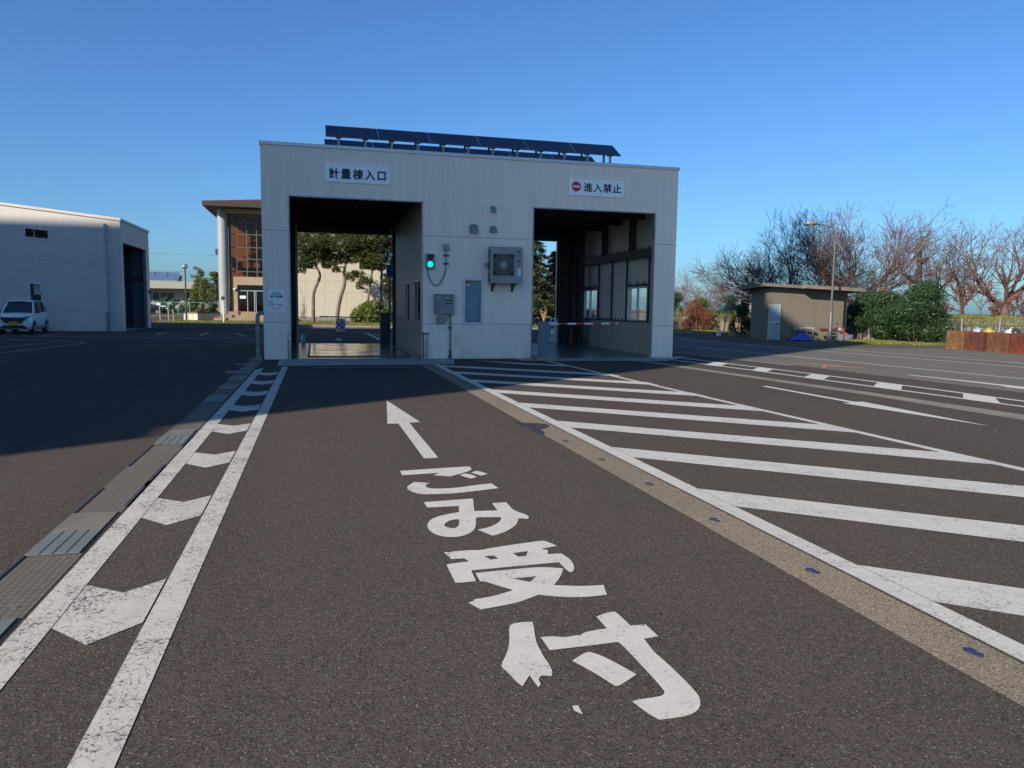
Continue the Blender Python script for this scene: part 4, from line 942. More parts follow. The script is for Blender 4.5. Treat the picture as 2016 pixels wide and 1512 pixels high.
# ---------------------------------------------------------------- cars (local frame: front towards -Y, centre x=0, y from 0 (front) to L)
def car(name, label, cat, loc, rz, Wd, L, H, paintm, kind, group=None):
    s = thing(name, label, cat, (0, 0, 0), group)
    hw = Wd / 2
    # body stations: (y, z_low, z_belt(hood/belt), half width)
    if kind == 'van':
        st = [(0.0, .30, .62, .80), (.05, .22, .84, .92), (.35, .20, .93, .985), (.75, .20, 1.0, 1), (.9, .2, 1.02, 1), (1.6, .2, 1.03, 1), (2.5, .2, 1.05, 1), (3.1, .22, 1.1, .985), (L - .06, .28, 1.1, .95), (L, .42, 1.0, .9)]
        roof = [(.72, 1.0), (1.32, H - .08), (1.7, H), (2.6, H - .01), (3.15, H - .08), (L - .04, 1.12)]
    else:
        st = [(0, .3, .55, .78), (.1, .22, .68, .92), (.6, .2, .82, .98), (1.1, .2, .9, 1), (2.2, .2, .92, 1), (3.2, .2, .96, 1), (L - .2, .24, 1.0, .96), (L, .4, .9, .88)]
        roof = [(1.05, .9), (1.85, H - .04), (2.4, H), (3.1, H - .06), (L - .15, 1.0)]
    ns = 12
    def ring(y, zl, zb, f):
        wv = hw * f
        pr = [(0, zl), (wv * .86, zl), (wv * .97, zl + .05), (wv, zl + (zb - zl) * .4), (wv * .985, zl + (zb - zl) * .75), (wv * .94, zb - .03), (wv * .86, zb), (0, zb + .03)]
        return [(x, y, z) for x, z in pr] + [(-x, y, z) for x, z in pr[-2:0:-1]]
    vs = []; fs = []
    for q_ in st: vs += ring(*q_)
    n = 14
    for i in range(len(st) - 1):
        for k in range(n): fs.append((i * n + k, i * n + (k + 1) % n, (i + 1) * n + (k + 1) % n, (i + 1) * n + k))
    fs.append(tuple(range(n))[::-1]); fs.append(tuple(range((len(st) - 1) * n, len(st) * n)))
    q = MB(); q.add(vs, fs, 0, True)
    # roof shell (top of cabin) with pillars
    rv = []; rf_ = []
    def cw(z): return hw * (.93 - .17 * (z - 1.0) / (H - 1.0))
    inner = roof[1:-1]
    for y, z in inner: rv += [(-cw(z) + .02, y, z - .07), (-cw(z) + .09, y, z - .01), (0, y, z + .02), (cw(z) - .09, y, z - .01), (cw(z) - .02, y, z - .07)]
    for i in range(len(inner) - 1):
        for k in range(4): rf_.append((i * 5 + k, i * 5 + k + 1, (i + 1) * 5 + k + 1, (i + 1) * 5 + k))
    q.add(rv, rf_, 0, True)
    for sx in (-1, 1):     # pillars
        a, b = roof[0], roof[1]; q.tube([(sx * cw(a[1]) * .98, a[0] + .0, a[1] - .04), (sx * (cw(b[1]) - .03), b[0], b[1] - .06)], .04, 6)
        a, b = roof[-1], roof[-2]; q.tube([(sx * cw(a[1]) * .98, a[0], a[1] - .04), (sx * (cw(b[1]) - .03), b[0], b[1] - .06)], .06, 6)
    q.build('body', paintm, s)
    # cabin glass block
    def cab(mb, sh, mi=0):
        ys = [roof[0]] + inner + [roof[-1]]
        v = []
        for y, z in ys: v += [(-(cw(z) - sh), y, z - .05), ((cw(z) - sh), y, z - .05)]
        zb0 = .98 if kind == 'van' else .88
        base = [(-(hw * .93 - sh), roof[0][0], zb0), ((hw * .93 - sh), roof[0][0], zb0), ((hw * .93 - sh), roof[-1][0], zb0), (-(hw * .93 - sh), roof[-1][0], zb0)]
        f = []
        for i in range(len(ys) - 1): f.append((2 * i, 2 * i + 1, 2 * i + 3, 2 * i + 2))
        k = len(v); v += base
        f.append(tuple([k, ] + [2 * i for i in range(len(ys))] + [k + 3])); f.append(tuple([k + 1] + [2 * i + 1 for i in range(len(ys))] + [k + 2]))
        f.append((k, k + 1, 1, 0)); f.append((k + 2, k + 3, 2 * len(ys) - 2, 2 * len(ys) - 1))
        mb.add(v, f, mi)
    q = MB(); cab(q, .015); q.build('window_glass', CARGLASS, s)
    q = MB()
    for sx in (-1, 1):
        for y in ((1.62, 2.62) if kind == 'van' else (2.1, 3.1)):
            q.tube([(sx * (hw * .93 - .005), y, 1.0), (sx * (cw(H - .1) - .012), y + .04, H - .1)], .028, 5)
    q.build('pillar', BLACK if kind == 'van' else paintm, s)
    if kind == 'van':
        q = MB()   # grille trapezoid, lower intake
        q.add([(-.60, .0, .80), (0, -.05, .80), (0, -.06, .53), (-.34, -.05, .53)], [(0, 1, 2, 3)]); q.add([(.60, .0, .80), (0, -.05, .80), (0, -.06, .53), (.34, -.05, .53)], [(0, 1, 2, 3)])
        q.add([(-.60, .0, .80), (-.40, -.02, .80), (-.5, .02, .86), (-.71, .07, .86)], [(0, 1, 2, 3)]); q.add([(.60, .0, .80), (.40, -.02, .80), (.5, .02, .86), (.71, .07, .86)], [(0, 1, 2, 3)])
        q.add([(-.42, -.015, .42), (.42, -.015, .42), (.60, -.005, .27), (-.60, -.005, .27)], [(0, 1, 2, 3)])
        for sx in (-1, 1): q.add([(sx * .52, .0, .56), (sx * .62, .02, .62), (sx * .60, .02, .36), (sx * .52, .0, .40)], [(0, 1, 2, 3)])
        q.build('grille', BLACK, s)
        for sx in (-1, 1):
            q = MB(); q.add([(sx * .46, -.03, .815), (sx * .70, .06, .86), (sx * .71, .08, .80), (sx * .5, -.02, .77)], [(0, 1, 2, 3)]); q.build('headlight', WHITEP, s)
        q = MB(); q.box(-.17, .17, -.08, -.065, .44, .60); q.build('number_plate', mat('yellow_plate', (.55, .42, .02), .5), s)
    else:
        for sx in (-1, 1):
            q = MB(); q.box(min(sx * .45, sx * .7), max(sx * .45, sx * .7), .05, .3, .58, .70); q.build('headlight', WHITEP, s)
    for sx in (-1, 1):
        q = MB(); yb = roof[0][0] + .18; q.bbox(min(sx * hw, sx * (hw + .15)), max(sx * hw, sx * (hw + .15)), yb, yb + .09, 1.0, 1.14, .02); q.build('mirror', BLACK, s)
        for yw in (.62, L - .58):
            r = .28
            q = MB(); q.tube([(sx * (hw - .17), yw, r), (sx * (hw + .005), yw, r)], [r, r], 24, 0, smooth=False)
            wv = q.build('wheel', RUBBER, s)
            q = MB(); q.tube([(sx * (hw + .006), yw, r), (sx * (hw + .02), yw, r)], [r * .66, r * .6], 16, 0, smooth=False); q.build('rim', STEELG, wv)
            q = MB(); q.tube([(sx * (hw - .01), yw, r + .03), (sx * (hw + .004), yw, r + .03)], [r + .07, r + .06], 20, smooth=False); q.build('wheel_arch', BLACK, s)
    s.location = loc; s.rotation_euler = (0, 0, rz)
    return s
CARW, cn_, cbs = new_mat('white_car_paint'); cbs.inputs['Base Color'].default_value = (.72, .74, .76, 1); cbs.inputs['Roughness'].default_value = .25; cbs.inputs['Coat Weight'].default_value = .6
CARD, cn_, cbs = new_mat('dark_car_paint'); cbs.inputs['Base Color'].default_value = (.006, .007, .015, 1); cbs.inputs['Roughness'].default_value = .2; cbs.inputs['Coat Weight'].default_value = .6
CARGLASS, cn_, cbs = new_mat('car_glass'); cbs.inputs['Base Color'].default_value = (.02, .03, .04, 1); cbs.inputs['Roughness'].default_value = .05
car('parked_car', 'white minivan with yellow number plate parked before the pale garage', 'car', (-14.05, 41.35, 0), rad(4), 1.5, 3.42, 1.64, CARW, 'van')
car('parked_car', 'black car parked by the green fence in the distance', 'car', (-24.6, 116.6, 0), rad(-88), 1.6, 3.7, 1.35, CARD, 'car')

# ---------------------------------------------------------------- brown roofed hall
HY = 80.0
hall = thing('hall_building', 'hall with brown tiled roof, glazed stair front and a tall round pillar', 'building', (0, 85, 0))
TILEG = tilemat('grey_tile', (.36, .37, .38), (.22, .21, .2), .16, .14, .35, 'WRAP')
TILEB = tilemat('buff_tile', (.42, .32, .2), (.2, .15, .1), .1, .22, .6, 'XZ')
CREAM = wallpanel('cream_render', (.47, .425, .335), .06, .8)
q = MB()
ex0, ex1, ey0, ey1, ez = -10.2, 15, 77.5, 99, 11.2
pt = .2; d = (ey1 - ey0) / 2; rz_ = ez + d * pt
q.add([(ex0, ey0, ez), (ex1, ey0, ez), (ex1, ey1, ez), (ex0, ey1, ez), (ex0 + d, ey0 + d, rz_), (ex1 - d, ey0 + d, rz_)], [(0, 1, 5, 4), (1, 2, 5), (2, 3, 4, 5), (3, 0, 4)], 0)
q.build('roof', tilemat('brown_roof_tile', (.09, .038, .028), (.04, .02, .015), .3, .06, .7, 'XZ'), hall)
q = MB(); q.add([(ex0, ey0, ez - .001), (ex1, ey0, ez - .001), (ex1, ey1, ez - .001), (ex0, ey1, ez - .001), (ex0 + .05, ey0 + .05, ez - .42), (ex1 - .05, ey0 + .05, ez - .42), (ex1 - .05, ey1 - .05, ez - .42), (ex0 + .05, ey1 - .05, ez - .42)],
      [(0, 1, 5, 4), (1, 2, 6, 5), (2, 3, 7, 6), (3, 0, 4, 7), (4, 5, 6, 7)]); q.build('fascia', mat('fascia_brown', (.06, .035, .03), .7, var=.3, vs=1), hall)
q = MB()
q.box(-8.05, -2.5, HY - .55, HY + .3, 10.4, ez - .43); q.box(-8.15, -8.05, HY - .55, 98, 10.4, ez - .43)
q.build('beam', mat('buff_beam', (.5, .38, .22), .7), hall)
q = MB(); q.cyl((-8.62, HY - .3, .0), (-8.62, HY - .3, ez - .44), .49, 32); o = q.build('pillar', TILEG, hall)
# tile wrap needs its own origin
for v in o.data.vertices: v.co.x += 0
o.data.transform(Matrix.Translation((8.62 , -(HY - .3 - 85), 0))); o.location = (-8.62, HY - .3 - 85, 0)
q = MB(); q.box(-2.6, 12.5, HY, HY + .4, 0, ez - .43); q.box(12.1, 12.5, HY + .4, 98, 0, ez - .43); q.box(-8.2, 12.5, 97.6, 98, 0, ez - .43)
for x in (-.9, 1.0, 3.1, 4.7, 6.9, 9): q.box(x, x + .025, HY - .006, HY, .4, ez - .45, 1)
for z in (4.0, 7.4, 2.9): q.box(-2.6, 12.5, HY - .007, HY, z, z + .025, 1)
q.box(-2.6, 12.52, HY - .06, HY - .01, 0, .42, 2)
q.build('wall', [CREAM, mat('render_joint', (.33, .29, .22), .8), CONCD], hall)
for (x0, x1) in ((-1.15, -.25), (.75, 1.6), (4.45, 5.3), (2.4, 2.55), (7.6, 8.5)):
    if x1 - x0 < .3: continue
    f = MB(); f.box(x0, x1, HY - .08, HY - .008, 5.35, 7.3); w_ = f.build('window', DARKM, hall)
    p = MB(); p.box(x0 + .06, x1 - .06, HY - .1, HY - .081, 5.42, 7.24); p.build('pane', GLASSD, w_)
q = MB(); q.box(-1.4, 1.8, HY - .6, HY - .008, 7.5, 8.1); q.box(3.0, 6.0, HY - .6, HY - .008, 7.3, 7.9); q.build('canopy', mat('grey_canopy', (.2, .21, .22), .6), hall)
# glazed stair hall
BRN = mat('brown_mullion', (.06, .04, .035), .5); BWALL = mat('warm_interior', (.23, .165, .11), .8, var=.15, vs=1); 
q = MB()
for x in (-7.98, -7.42, -6.45, -5.52, -4.6, -3.7, -2.75): q.box(x - .05, x + .05, HY - .02, HY + .12, .85, 10.38)
for z in (10.3, 9.55, 7.15 + 1.25, 7.15, 6.0, 4.78): q.box(-7.92, -2.62, HY, HY + .1, z - .045, z + .045)
q.build('mullion', mat('mullion_pale', (.12, .10, .09), .5, .1), hall)
q = MB(); q.box(-8.13, -8.03, HY - .1, HY + .25, .85, 10.4); q.build('frame_post', BRN, hall)
q = MB(); q.box(-7.93, -2.62, HY + .04, HY + .05, .85, 10.35); q.box(-8.1, -8.09, HY + .26, HY + 2.1, .85, 10.4); q.build('glazing', glassmat('bronze_glass', (.86, .7, .58), .12), hall)
q = MB(); q.box(-8.1, -2.6, HY + 2.1, HY + 2.2, .8, 10.4)
q.build('inner_wall', BWALL, hall)
q = MB()
for k in range(14): q.box(-6.9 + k * .3, -6.6 + k * .3, HY + .9, HY + 1.9, 6.2 - k * .0 + (k * .19 if k < 14 else 0) - .0, 6.3 + k * .19)
for k in range(14): q.box(-3.0 - k * .3, -2.7 - k * .3, HY + .5, HY + 1.3, .9 + k * .19, 1.0 + k * .19)
q.tube([(-6.9, HY + .9, 7.2), (-2.7, HY + .9, 9.9)], .06, 5); q.tube([(-7.0, HY + .5, 4.6), (-2.7, HY + .5, 1.9)], .06, 5)
q.box(-7.9, -2.6, HY + .35, HY + 2.0, 5.2, 5.75, 1)
q.build('staircase', [mat('stair_concrete', (.22, .18, .15), .7), mat('landing', (.16, .15, .15), .7)], hall)
q = MB(); q.box(-7.72, -2.6, HY - .5, HY - .03, 3.45, 4.25); q.box(-7.72, -7.38, HY - .5, HY - .03, .85, 3.45); q.build('porch', TILEB, hall)
q = MB(); q.box(-7.37, -2.6, HY - .25, HY - .2, .86, 3.44); q.build('door_glass', glassmat('door_tint', (.3, .27, .25), .3), hall)
q = MB(); q.box(-7.37, -2.6, HY - .3, HY - .19, 2.85, 2.93)
for x in (-7.36, -6.5, -5.85, -5.70, -4.4): q.box(x, x + .07, HY - .3, HY - .19, .86, 2.85)
q.build('door_frame', ALU, hall)
q = MB(); q.box(-6.05, -5.88, HY + .4, HY + .5, .9, 1.7); q.build('extinguisher_stand', RED, hall)
q = MB(); q.box(-7.22, -6.62, HY - .33, HY - .301, 2.12, 2.4); q.build('notice_board', SIGNW, hall)
q = MB(); q.sphere((-7.62, HY - .62, 3.02), .13); q.tube([(-7.62, HY - .62, 3.0), (-7.55, HY - .5, 2.85)], .04, 6, 1); q.build('lamp', [WHITEP, BLACK], hall)
q = MB(); q.box(-9.5, -9.1, HY + 1.0, HY + 3, 6.5, 7.0); q.build('side_canopy', BRN, hall)
q = MB(); q.box(-8.0, -2.7, HY - 3.3, HY - .51, 0, .84); q.box(-8.6, -2.7, HY - 3.7, HY - 3.31, 0, .55); q.box(-9.2, -2.7, HY - 4.1, HY - 3.71, 0, .28)
q.box(-9.6, -8.2, HY + .6, HY + 1.2, 0, 1.35, 0)
q.build('terrace', tilemat('terrace_tile', (.36, .25, .17), (.13, .09, .06), .3, .16, .7, 'XZ'), hall)

# sign post by the hall
s = thing('sign_post', 'round dark sign on a thin white post in the verge before the hall', 'road sign', (-7.4, 67.5, 0))
q = MB(); q.cyl((-7.4, 67.5, 0), (-7.4, 67.5, 1.95), .045, 8); q.build('post', WHITEP, s)
q = MB(); q.cyl((-7.4, 67.45, 2.05), (-7.4, 67.40, 2.05), .17, 20); q.build('disc', mat('sign_back', (.05, .055, .08), .5), s)
# globe lamp
s = thing('globe_lamp', 'dark post lamp with a silver globe near the far stakes', 'street lamp', (-11.2, 73.5, 0))
q = MB(); q.tube([(-11.2, 73.5, 0), (-11.2, 73.5, 4.6)], [.085, .06], 10); q.build('post', mat('lamp_brown', (.06, .045, .04), .5), s)
q = MB(); q.sphere((-11.2, 73.5, 4.85), .26, 0, 20, 12); q.build('globe', mat('globe_silver', (.8, .82, .85), .12, .9, var=.02), s)
q = MB(); q.sphere((-11.2, 73.5, 4.88), .265, 0, 20, 4, (1, 1, .1)); q.build('ring', DARKM, s)
# low concrete building with solar array
FC = wallpanel('weathered_concrete', (.33, .32, .27), .3, .9)
s = thing('flat_building', 'low concrete building with wide flat roof beyond the green fence', 'building', (-25, 140, 0))
def bx(nm, mm, *b): q = MB(); [q.box(*t_) for t_ in b]; return q.build(nm, mm, s)
bx('roof', FC, (-45, -17.6, 138, 160, 4.0, 5.2)); bx('wall', FC, (-44, -18.6, 140.5, 159, 0, 4.0), (-18.3, -17.6, 138.4, 139, 0, 4.0))
for x in (-28.6, -27.3, -26.1, -24.9, -23.8, -21.2, -20.1, -19.3):
    q = MB(); q.box(x - .5, x + .45, 140.42, 140.5, 1.8, 3.3); q.build('window', mat('far_window', (.05, .08, .09), .2), s)
s = thing('solar_array', 'slanted blue solar array on the roof of the low concrete building', 'solar panel', (-24.6, 141, 5.2))
q = MB(); q.add([(-28, 139.5, 5.35), (-22.4, 139.5, 5.35), (-22.4, 141.6, 6.8), (-28, 141.6, 6.8)], [(0, 1, 2, 3)]); q.build('module', mat('array_blue', (.08, .13, .24), .35, var=.2, vs=2), s)
q = MB()
for x in (-28, -26.4, -24.4, -22.4): q.tube([(x, 139.45, 5.2), (x, 141.55, 6.95)], .05, 4)
for t_ in (0, .33, .66, 1): q.tube([(-28, 139.45 + 2.1 * t_, 5.37 + 1.48 * t_), (-22.4, 139.45 + 2.1 * t_, 5.37 + 1.48 * t_)], .035, 4)
q.build('frame', STEELG, s)
# green fence
s = thing('mesh_fence', 'pale green post and rail fence across the far car park', 'fence', (-20, 118, 0))
GF = mat('green_fence_paint', (.16, .32, .24), .5)
for k in range(15):
    x = -34 + k * 1.5
    q = MB(); q.cyl((x, 118, 0), (x, 118, 1.75), .05, 6); q.build('post', GF, s)
q = MB()
q.cyl((-34, 118, 1.7), (-12.8, 118, 1.7), .04, 6); q.cyl((-34, 118, .1), (-12.8, 118, .1), .03, 6)
for k in range(106): x = -34 + k * .2; q.box(x, x + .01, 117.99, 118, .1, 1.7)
q.build('mesh_panel', GF, s)
# planter, stakes
PLM = tilemat('planter_tile', (.62, .56, .42), (.25, .22, .18), .42, .9, .6, 'XZ'); PLS = tilemat('planter_tile_shaded', (.3, .25, .21), (.2, .17, .14), .42, .9, .6, 'YZ')  # side tile is the cream tile darkened for shade, not assigned
s = thing('planter', 'low tiled planter box with pale front and shaded side', 'planter', (-10, 77, 0))
q = MB(); q.prism([(-11.9, 76.5), (-10.6, 76.1), (-9.0, 78.6), (-11.4, 79.4)], 'Z', 0, .62); q.build('box', PLM, s)
q = MB(); q.prism([(-11.75, 76.65), (-10.66, 76.3), (-9.25, 78.5), (-11.3, 79.2)], 'Z', .6, .78); q.build('soil', SOIL, s)
for i_, (x, h, lb) in enumerate(((-13.25, 1.35, 'leftmost wooden stake of the three beside the globe lamp'), (-12.55, 1.2, 'middle wooden stake of the three beside the globe lamp'), (-12.15, 1.0, 'rightmost wooden stake of the three beside the globe lamp'))):
    q = MB(); q.tube([(x, 73, 0), (x - .06, 73, h)], .07, 7)
    tag(q.build('wooden_stake', mat('stake_wood', (.24, .21, .17), .8), loc=(x, 73, 0)), lb, 'stake', 'stakes beside the globe lamp')
q = MB(); q.bbox(-13.55, -13.2, 72.9, 73.1, 1.36, 1.6, .04); q.bbox(-13.3, -12.8, 72.95, 73.05, 1.25, 1.33, .02); tag(q.build('letter_box', mat('box_white', (.7, .68, .66), .5), loc=(-13.3, 73, 1.36)), 'small white box resting on the stakes by the globe lamp', 'box')
# power lines
s = thing('power_line', 'pair of thin overhead wires crossing the sky behind the far building', 'power line', (-20, 160, 0))
for z0, z1 in ((13.2, 11.4), (9.2, 8.6), (8.3, 8.5)):
    q = MB(); q.tube([(-80 + 8 * k, 160, z0 + (z1 - z0) * k / 12 - 1.2 * (1 - ((k - 6) / 6) ** 2)) for k in range(13)], .022, 4); q.build('wire', DARKM, s)
for x in (-80, 16): q = MB(); q.tube([(x, 160, 0), (x, 160, 14)], [.2, .13], 8); q.build('pole', CONCD, s)

# checkered drum
s = thing('marker_drum', 'short drum wrapped in a purple and white checker band behind the left bay', 'drum', (1.5, 47.4, 0))
ck, cn, cbb = new_mat('checker_band'); tcc = N(cn, 'ShaderNodeTexCoord'); sp = N(cn, 'ShaderNodeSeparateXYZ'); at = N(cn, 'ShaderNodeMath'); at.operation = 'ARCTAN2'; cmb = N(cn, 'ShaderNodeCombineXYZ')
cn.links.new(tcc.outputs['Object'], sp.inputs[0]); cn.links.new(sp.outputs[0], at.inputs[0]); cn.links.new(sp.outputs[1], at.inputs[1])
chk = N(cn, 'ShaderNodeTexChecker'); chk.inputs['Scale'].default_value = 1.0
m1 = N(cn, 'ShaderNodeMath'); m1.operation = 'MULTIPLY'; m1.inputs[1].default_value = 10 / (2 * math.pi); m2 = N(cn, 'ShaderNodeMath'); m2.operation = 'MULTIPLY_ADD'; m2.inputs[1].default_value = 6.1; m2.inputs[2].default_value = .01
cn.links.new(at.outputs[0], m1.inputs[0]); cn.links.new(sp.outputs[2], m2.inputs[0]); cn.links.new(m1.outputs[0], cmb.inputs[0]); cn.links.new(m2.outputs[0], cmb.inputs[1]); cmb.inputs[2].default_value = .5
chk.inputs['Color1'].default_value = (.06, .03, .16, 1); chk.inputs['Color2'].default_value = (.55, .42, .5, 1)
cn.links.new(cmb.outputs[0], chk.inputs[0]); cn.links.new(chk.outputs[0], cbb.inputs[0])
q = MB(); q.cyl((1.5, 47.4, 0), (1.5, 47.4, .78), .28, 24); q.build('drum', mat('drum_cream', (.45, .38, .22), .6), s)
q = MB(); q.cyl((1.5, 47.4, .12), (1.5, 47.4, .62), .285, 24); q.build('band', ck, s)
# wind and solar lamp seen through the left bay
s = thing('wind_turbine_lamp', 'small white wind turbine with a solar panel on a pole behind the left bay', 'wind turbine', (3.75, 38, 0))
q = MB(); q.tube([(3.78, 38, 0), (3.78, 38, 3.9)], .055, 10); q.build('pole', mat('pole_white', (.5, .5, .5), .5), s)
q = MB(); q.tube([(3.66, 37.6, 4.05), (3.66, 37.7, 4.05), (3.76, 38.15, 4.05)], [.05, .12, .05], 12); q.build('nacelle', WHITEP, s)
for k in range(6):
    a = k * math.pi / 3 + .2; q = MB()
    q.add([(3.66, 37.62, 4.05), (3.66 + .1 * math.cos(a) - .022 * math.sin(a), 37.62, 4.05 + .1 * math.sin(a) + .022 * math.cos(a)), (3.66 + .46 * math.cos(a), 37.63, 4.05 + .46 * math.sin(a)), (3.66 + .1 * math.cos(a) + .022 * math.sin(a), 37.6, 4.05 + .1 * math.sin(a) - .022 * math.cos(a))], [(0, 1, 2, 3)])
    q.build('blade', WHITEP, s)
q = MB(); q.add([(3.42, 37.75, 2.98), (4.0, 37.75, 2.98), (4.0, 37.95, 3.6), (3.42, 37.95, 3.6)], [(0, 1, 2, 3)]); q.build('solar_module', pm, s)
q = MB(); 
for a, b in (((3.42, 37.74, 2.97), (4.0, 37.74, 2.97)), ((3.42, 37.94, 3.6), (4.0, 37.94, 3.6)), ((3.42, 37.74, 2.97), (3.42, 37.94, 3.6)), ((4.0, 37.74, 2.97), (4.0, 37.94, 3.6))): q.tube([a, b], .015, 5)
q.build('frame', ALU, s)
s = thing('hose_drum', 'white plastic jug at the rear edge of the left bay', 'jug', (-.62, 33.2, 0))
q = MB(); q.tube([(-.5, 33.3, 0), (-.5, 33.3, .3), (-.48, 33.3, .36)], [.1, .1, .05], 12); q.build('body', mat('jug_white', (.5, .6, .65), .4), s)
q = MB(); q.cyl((-.48, 33.3, .36), (-.48, 33.3, .4), .035, 10); q.build('cap', BLACK, s)
s.name = 'plastic_jug'

# ---------------------------------------------------------------- pump house
s = thing('pump_house', 'small concrete pump house with overhanging sloped slab roof and white door', 'building', (27, 38, 0))
PC = wallpanel('bare_concrete', (.17, .142, .105), .25, .9)
fy = 37.2; fy2 = 37.2
q = MB()
def pw(x0, x1, y0, y1, t0, t1):   # wall block with sloping top
    q.add([(x0, y0, -.2), (x1, y0, -.2), (x1, y1, -.2), (x0, y1, -.2), (x0, y0, t0), (x1, y0, t1), (x1, y1, t1), (x0, y1, t0)],
          [(0, 3, 2, 1), (4, 5, 6, 7), (0, 1, 5, 4), (1, 2, 6, 5), (2, 3, 7, 6), (3, 0, 4, 7)])
zt = lambda x: 2.93 - (x - 24.2) * .035
pw(24.28, 26.15, fy, 38.9, zt(24.28), zt(26.15)); pw(26.151, 29.35, fy2, 38.9, zt(26.15), zt(29.35))
q.build('wall', PC, s)
q = MB()
def slab(x0, x1, y0, y1, th=.17):
    a, b = zt(x0), zt(x1)
    q.add([(x0, y0, a), (x1, y0, b), (x1, y1, b - .16), (x0, y1, a - .16), (x0, y0, a + th), (x1, y0, b + th), (x1, y1, b + th - .16), (x0, y1, a + th - .16)],
          [(0, 3, 2, 1), (4, 5, 6, 7), (0, 1, 5, 4), (1, 2, 6, 5), (2, 3, 7, 6), (3, 0, 4, 7)])
slab(23.72, 26.05, 36.8, 39.4); slab(26.052, 29.95, 36.46, 39.4, .19)
q.build('roof', mat('roof_concrete', (.2, .165, .125), .9, var=.3, vs=1.5), s)
q = MB(); q.box(24.36, 24.98, fy - .04, fy - .004, .0, 1.9, 0); dr = q.build('door', mat('door_pale', (.3, .34, .37), .4), s)
q = MB(); q.box(24.3, 24.36, fy - .06, fy - .003, .0, 1.96); q.box(24.98, 25.04, fy - .06, fy - .003, .0, 1.96); q.box(24.36, 24.98, fy - .06, fy - .003, 1.9, 1.96); q.build('frame', mat('door_frame_pale', (.4, .41, .4), .5), dr)
q = MB(); q.box(24.42, 24.92, fy - .045, fy - .0405, 1.1, 1.78); q.build('pane', mat('frosted_pane', (.3, .38, .45), .25), dr)
q = MB(); q.box(24.36, 24.98, fy - .05, fy - .0405, .95, 1.0); q.build('rail', WHITEP, dr)
q = MB(); q.box(24.82, 24.95, fy - .09, fy - .041, .9, .94); q.build('handle', BLACK, dr)
q = MB()
random.seed(5)
def crack(pts):
    for a, b in zip(pts[:-1], pts[1:]): q.tube([a, b], .006, 3)
crack([(26.4, fy2 - .001, 2.3), (26.38, fy2 - .001, 1.9), (26.33, fy2 - .001, 1.6), (26.36, fy2 - .001, 1.2)]); crack([(26.33, fy2 - .001, 1.62), (26.6, fy2 - .001, 1.64), (26.85, fy2 - .001, 1.6)])
crack([(26.5, fy2 - .001, 1.0), (27.0, fy2 - .001, .95), (27.3, fy2 - .001, .97)]); crack([(29.0, fy2 - .001, 1.9), (28.98, fy2 - .001, 1.2), (29.0, fy2 - .001, .7)])
q.build('crack', DARKM, s)
# lamp post
s = thing('street_lamp', 'tall grey street lamp with a curved arm in front of the pump house', 'street lamp', (27.1, 35.6, 0))
lx, ly = 27.12, 35.6
q = MB(); q.tube([(lx, ly, 0), (lx, ly, 1.55), (lx, ly, 1.6)], [.105, .1, .07], 12); q.tube([(lx, ly, 1.6), (lx, ly, 5.6)], [.065, .05], 10); q.build('post', mat('lamp_grey', (.10, .105, .1), .5, .2, var=.2), s)
q = MB(); pts = [(lx, ly, 5.6)] + [(lx - .55 + .55 * math.cos(a * math.pi / 12), ly, 5.65 + .52 * math.sin(a * math.pi / 12)) for a in range(7)] + [(lx - 1.2, ly, 6.24)]; q.tube(pts, .03, 8); q.build('arm', mat('arm_grey', (.12, .12, .115), .5), s)
q = MB(); q.sphere((lx - 1.52, ly, 6.25), .36, 0, 20, 10, (1, .6, .38)); q.build('head', mat('lamp_head', (.3, .27, .25), .4, .3), s)
q = MB(); q.sphere((lx - 1.5, ly, 6.17), .24, 0, 16, 8, (1, .6, .4)); q.build('glass', mat('lamp_glass', (.55, .55, .5), .3), s)
# pipe work and tarp
s = thing('pump_manifold', 'white and red pipe manifold with valves in front of the pump house', 'pump', (28, 36.6, 0))
q = MB(); q.tube([(26.0, 36.9, .6), (26.4, 36.9, .66), (26.95, 36.8, .64)], [.09, .075, .075], 10); q.tube([(25.8, 36.9, .6), (25.95, 36.9, .6)], .1, 8); q.build('white_pipe', mat('pipe_white', (.36, .34, .3), .5, var=.2), s)
q = MB(); q.tube([(27.25, 36.6, .6), (28.2, 36.6, .58)], .09, 10); q.build('red_pipe', mat('pipe_red', (.14, .03, .025), .6, var=.3), s)
q = MB(); q.tube([(28.05, 36.3, .6), (28.3, 36.3, .6)], .13, 12); q.tube([(28.35, 36.3, .72), (28.5, 36.3, .4), (28.7, 36.2, .3)], .12, 10, 1); q.sphere((28.45, 36.3, .56), .15, 1); q.build('pump_body', [mat('pump_white', (.34, .32, .3), .5), mat('pump_red', (.2, .04, .03), .6)], s)
q = MB(); q.cyl((27.3, 35.9, 0), (27.3, 35.9, .42), .13, 12); q.tube([(27.5, 36, .4), (27.8, 36, .38), (28.0, 36, .15), (27.7, 36, .1)], .07, 8); q.cyl((26.3, 36.5, 0), (26.3, 36.5, .6), .06, 8); q.cyl((26.7, 36.5, 0), (26.7, 36.5, .6), .06, 8); q.build('grey_pipe', STEELG, s)
q = MB(); q.tube([(28.1, 36.3, .85), (28.1, 36.3, .95)], .02, 6); q.tube([(28.1 + .12 * math.cos(k * .5236), 36.3 + .12 * math.sin(k * .5236), .95) for k in range(13)], .015, 5); q.build('valve_wheel', RED, s)
s = thing('crate', 'grey plastic crate with square holes beside the pump', 'crate', (28.0, 35.4, 0))
q = MB()
for k in range(7): q.box(27.68 + k * .1, 27.70 + k * .1, 35.2, 35.23, 0, .36)
for k in range(5): q.box(27.68, 28.3, 35.2, 35.235, k * .08, k * .08 + .03)
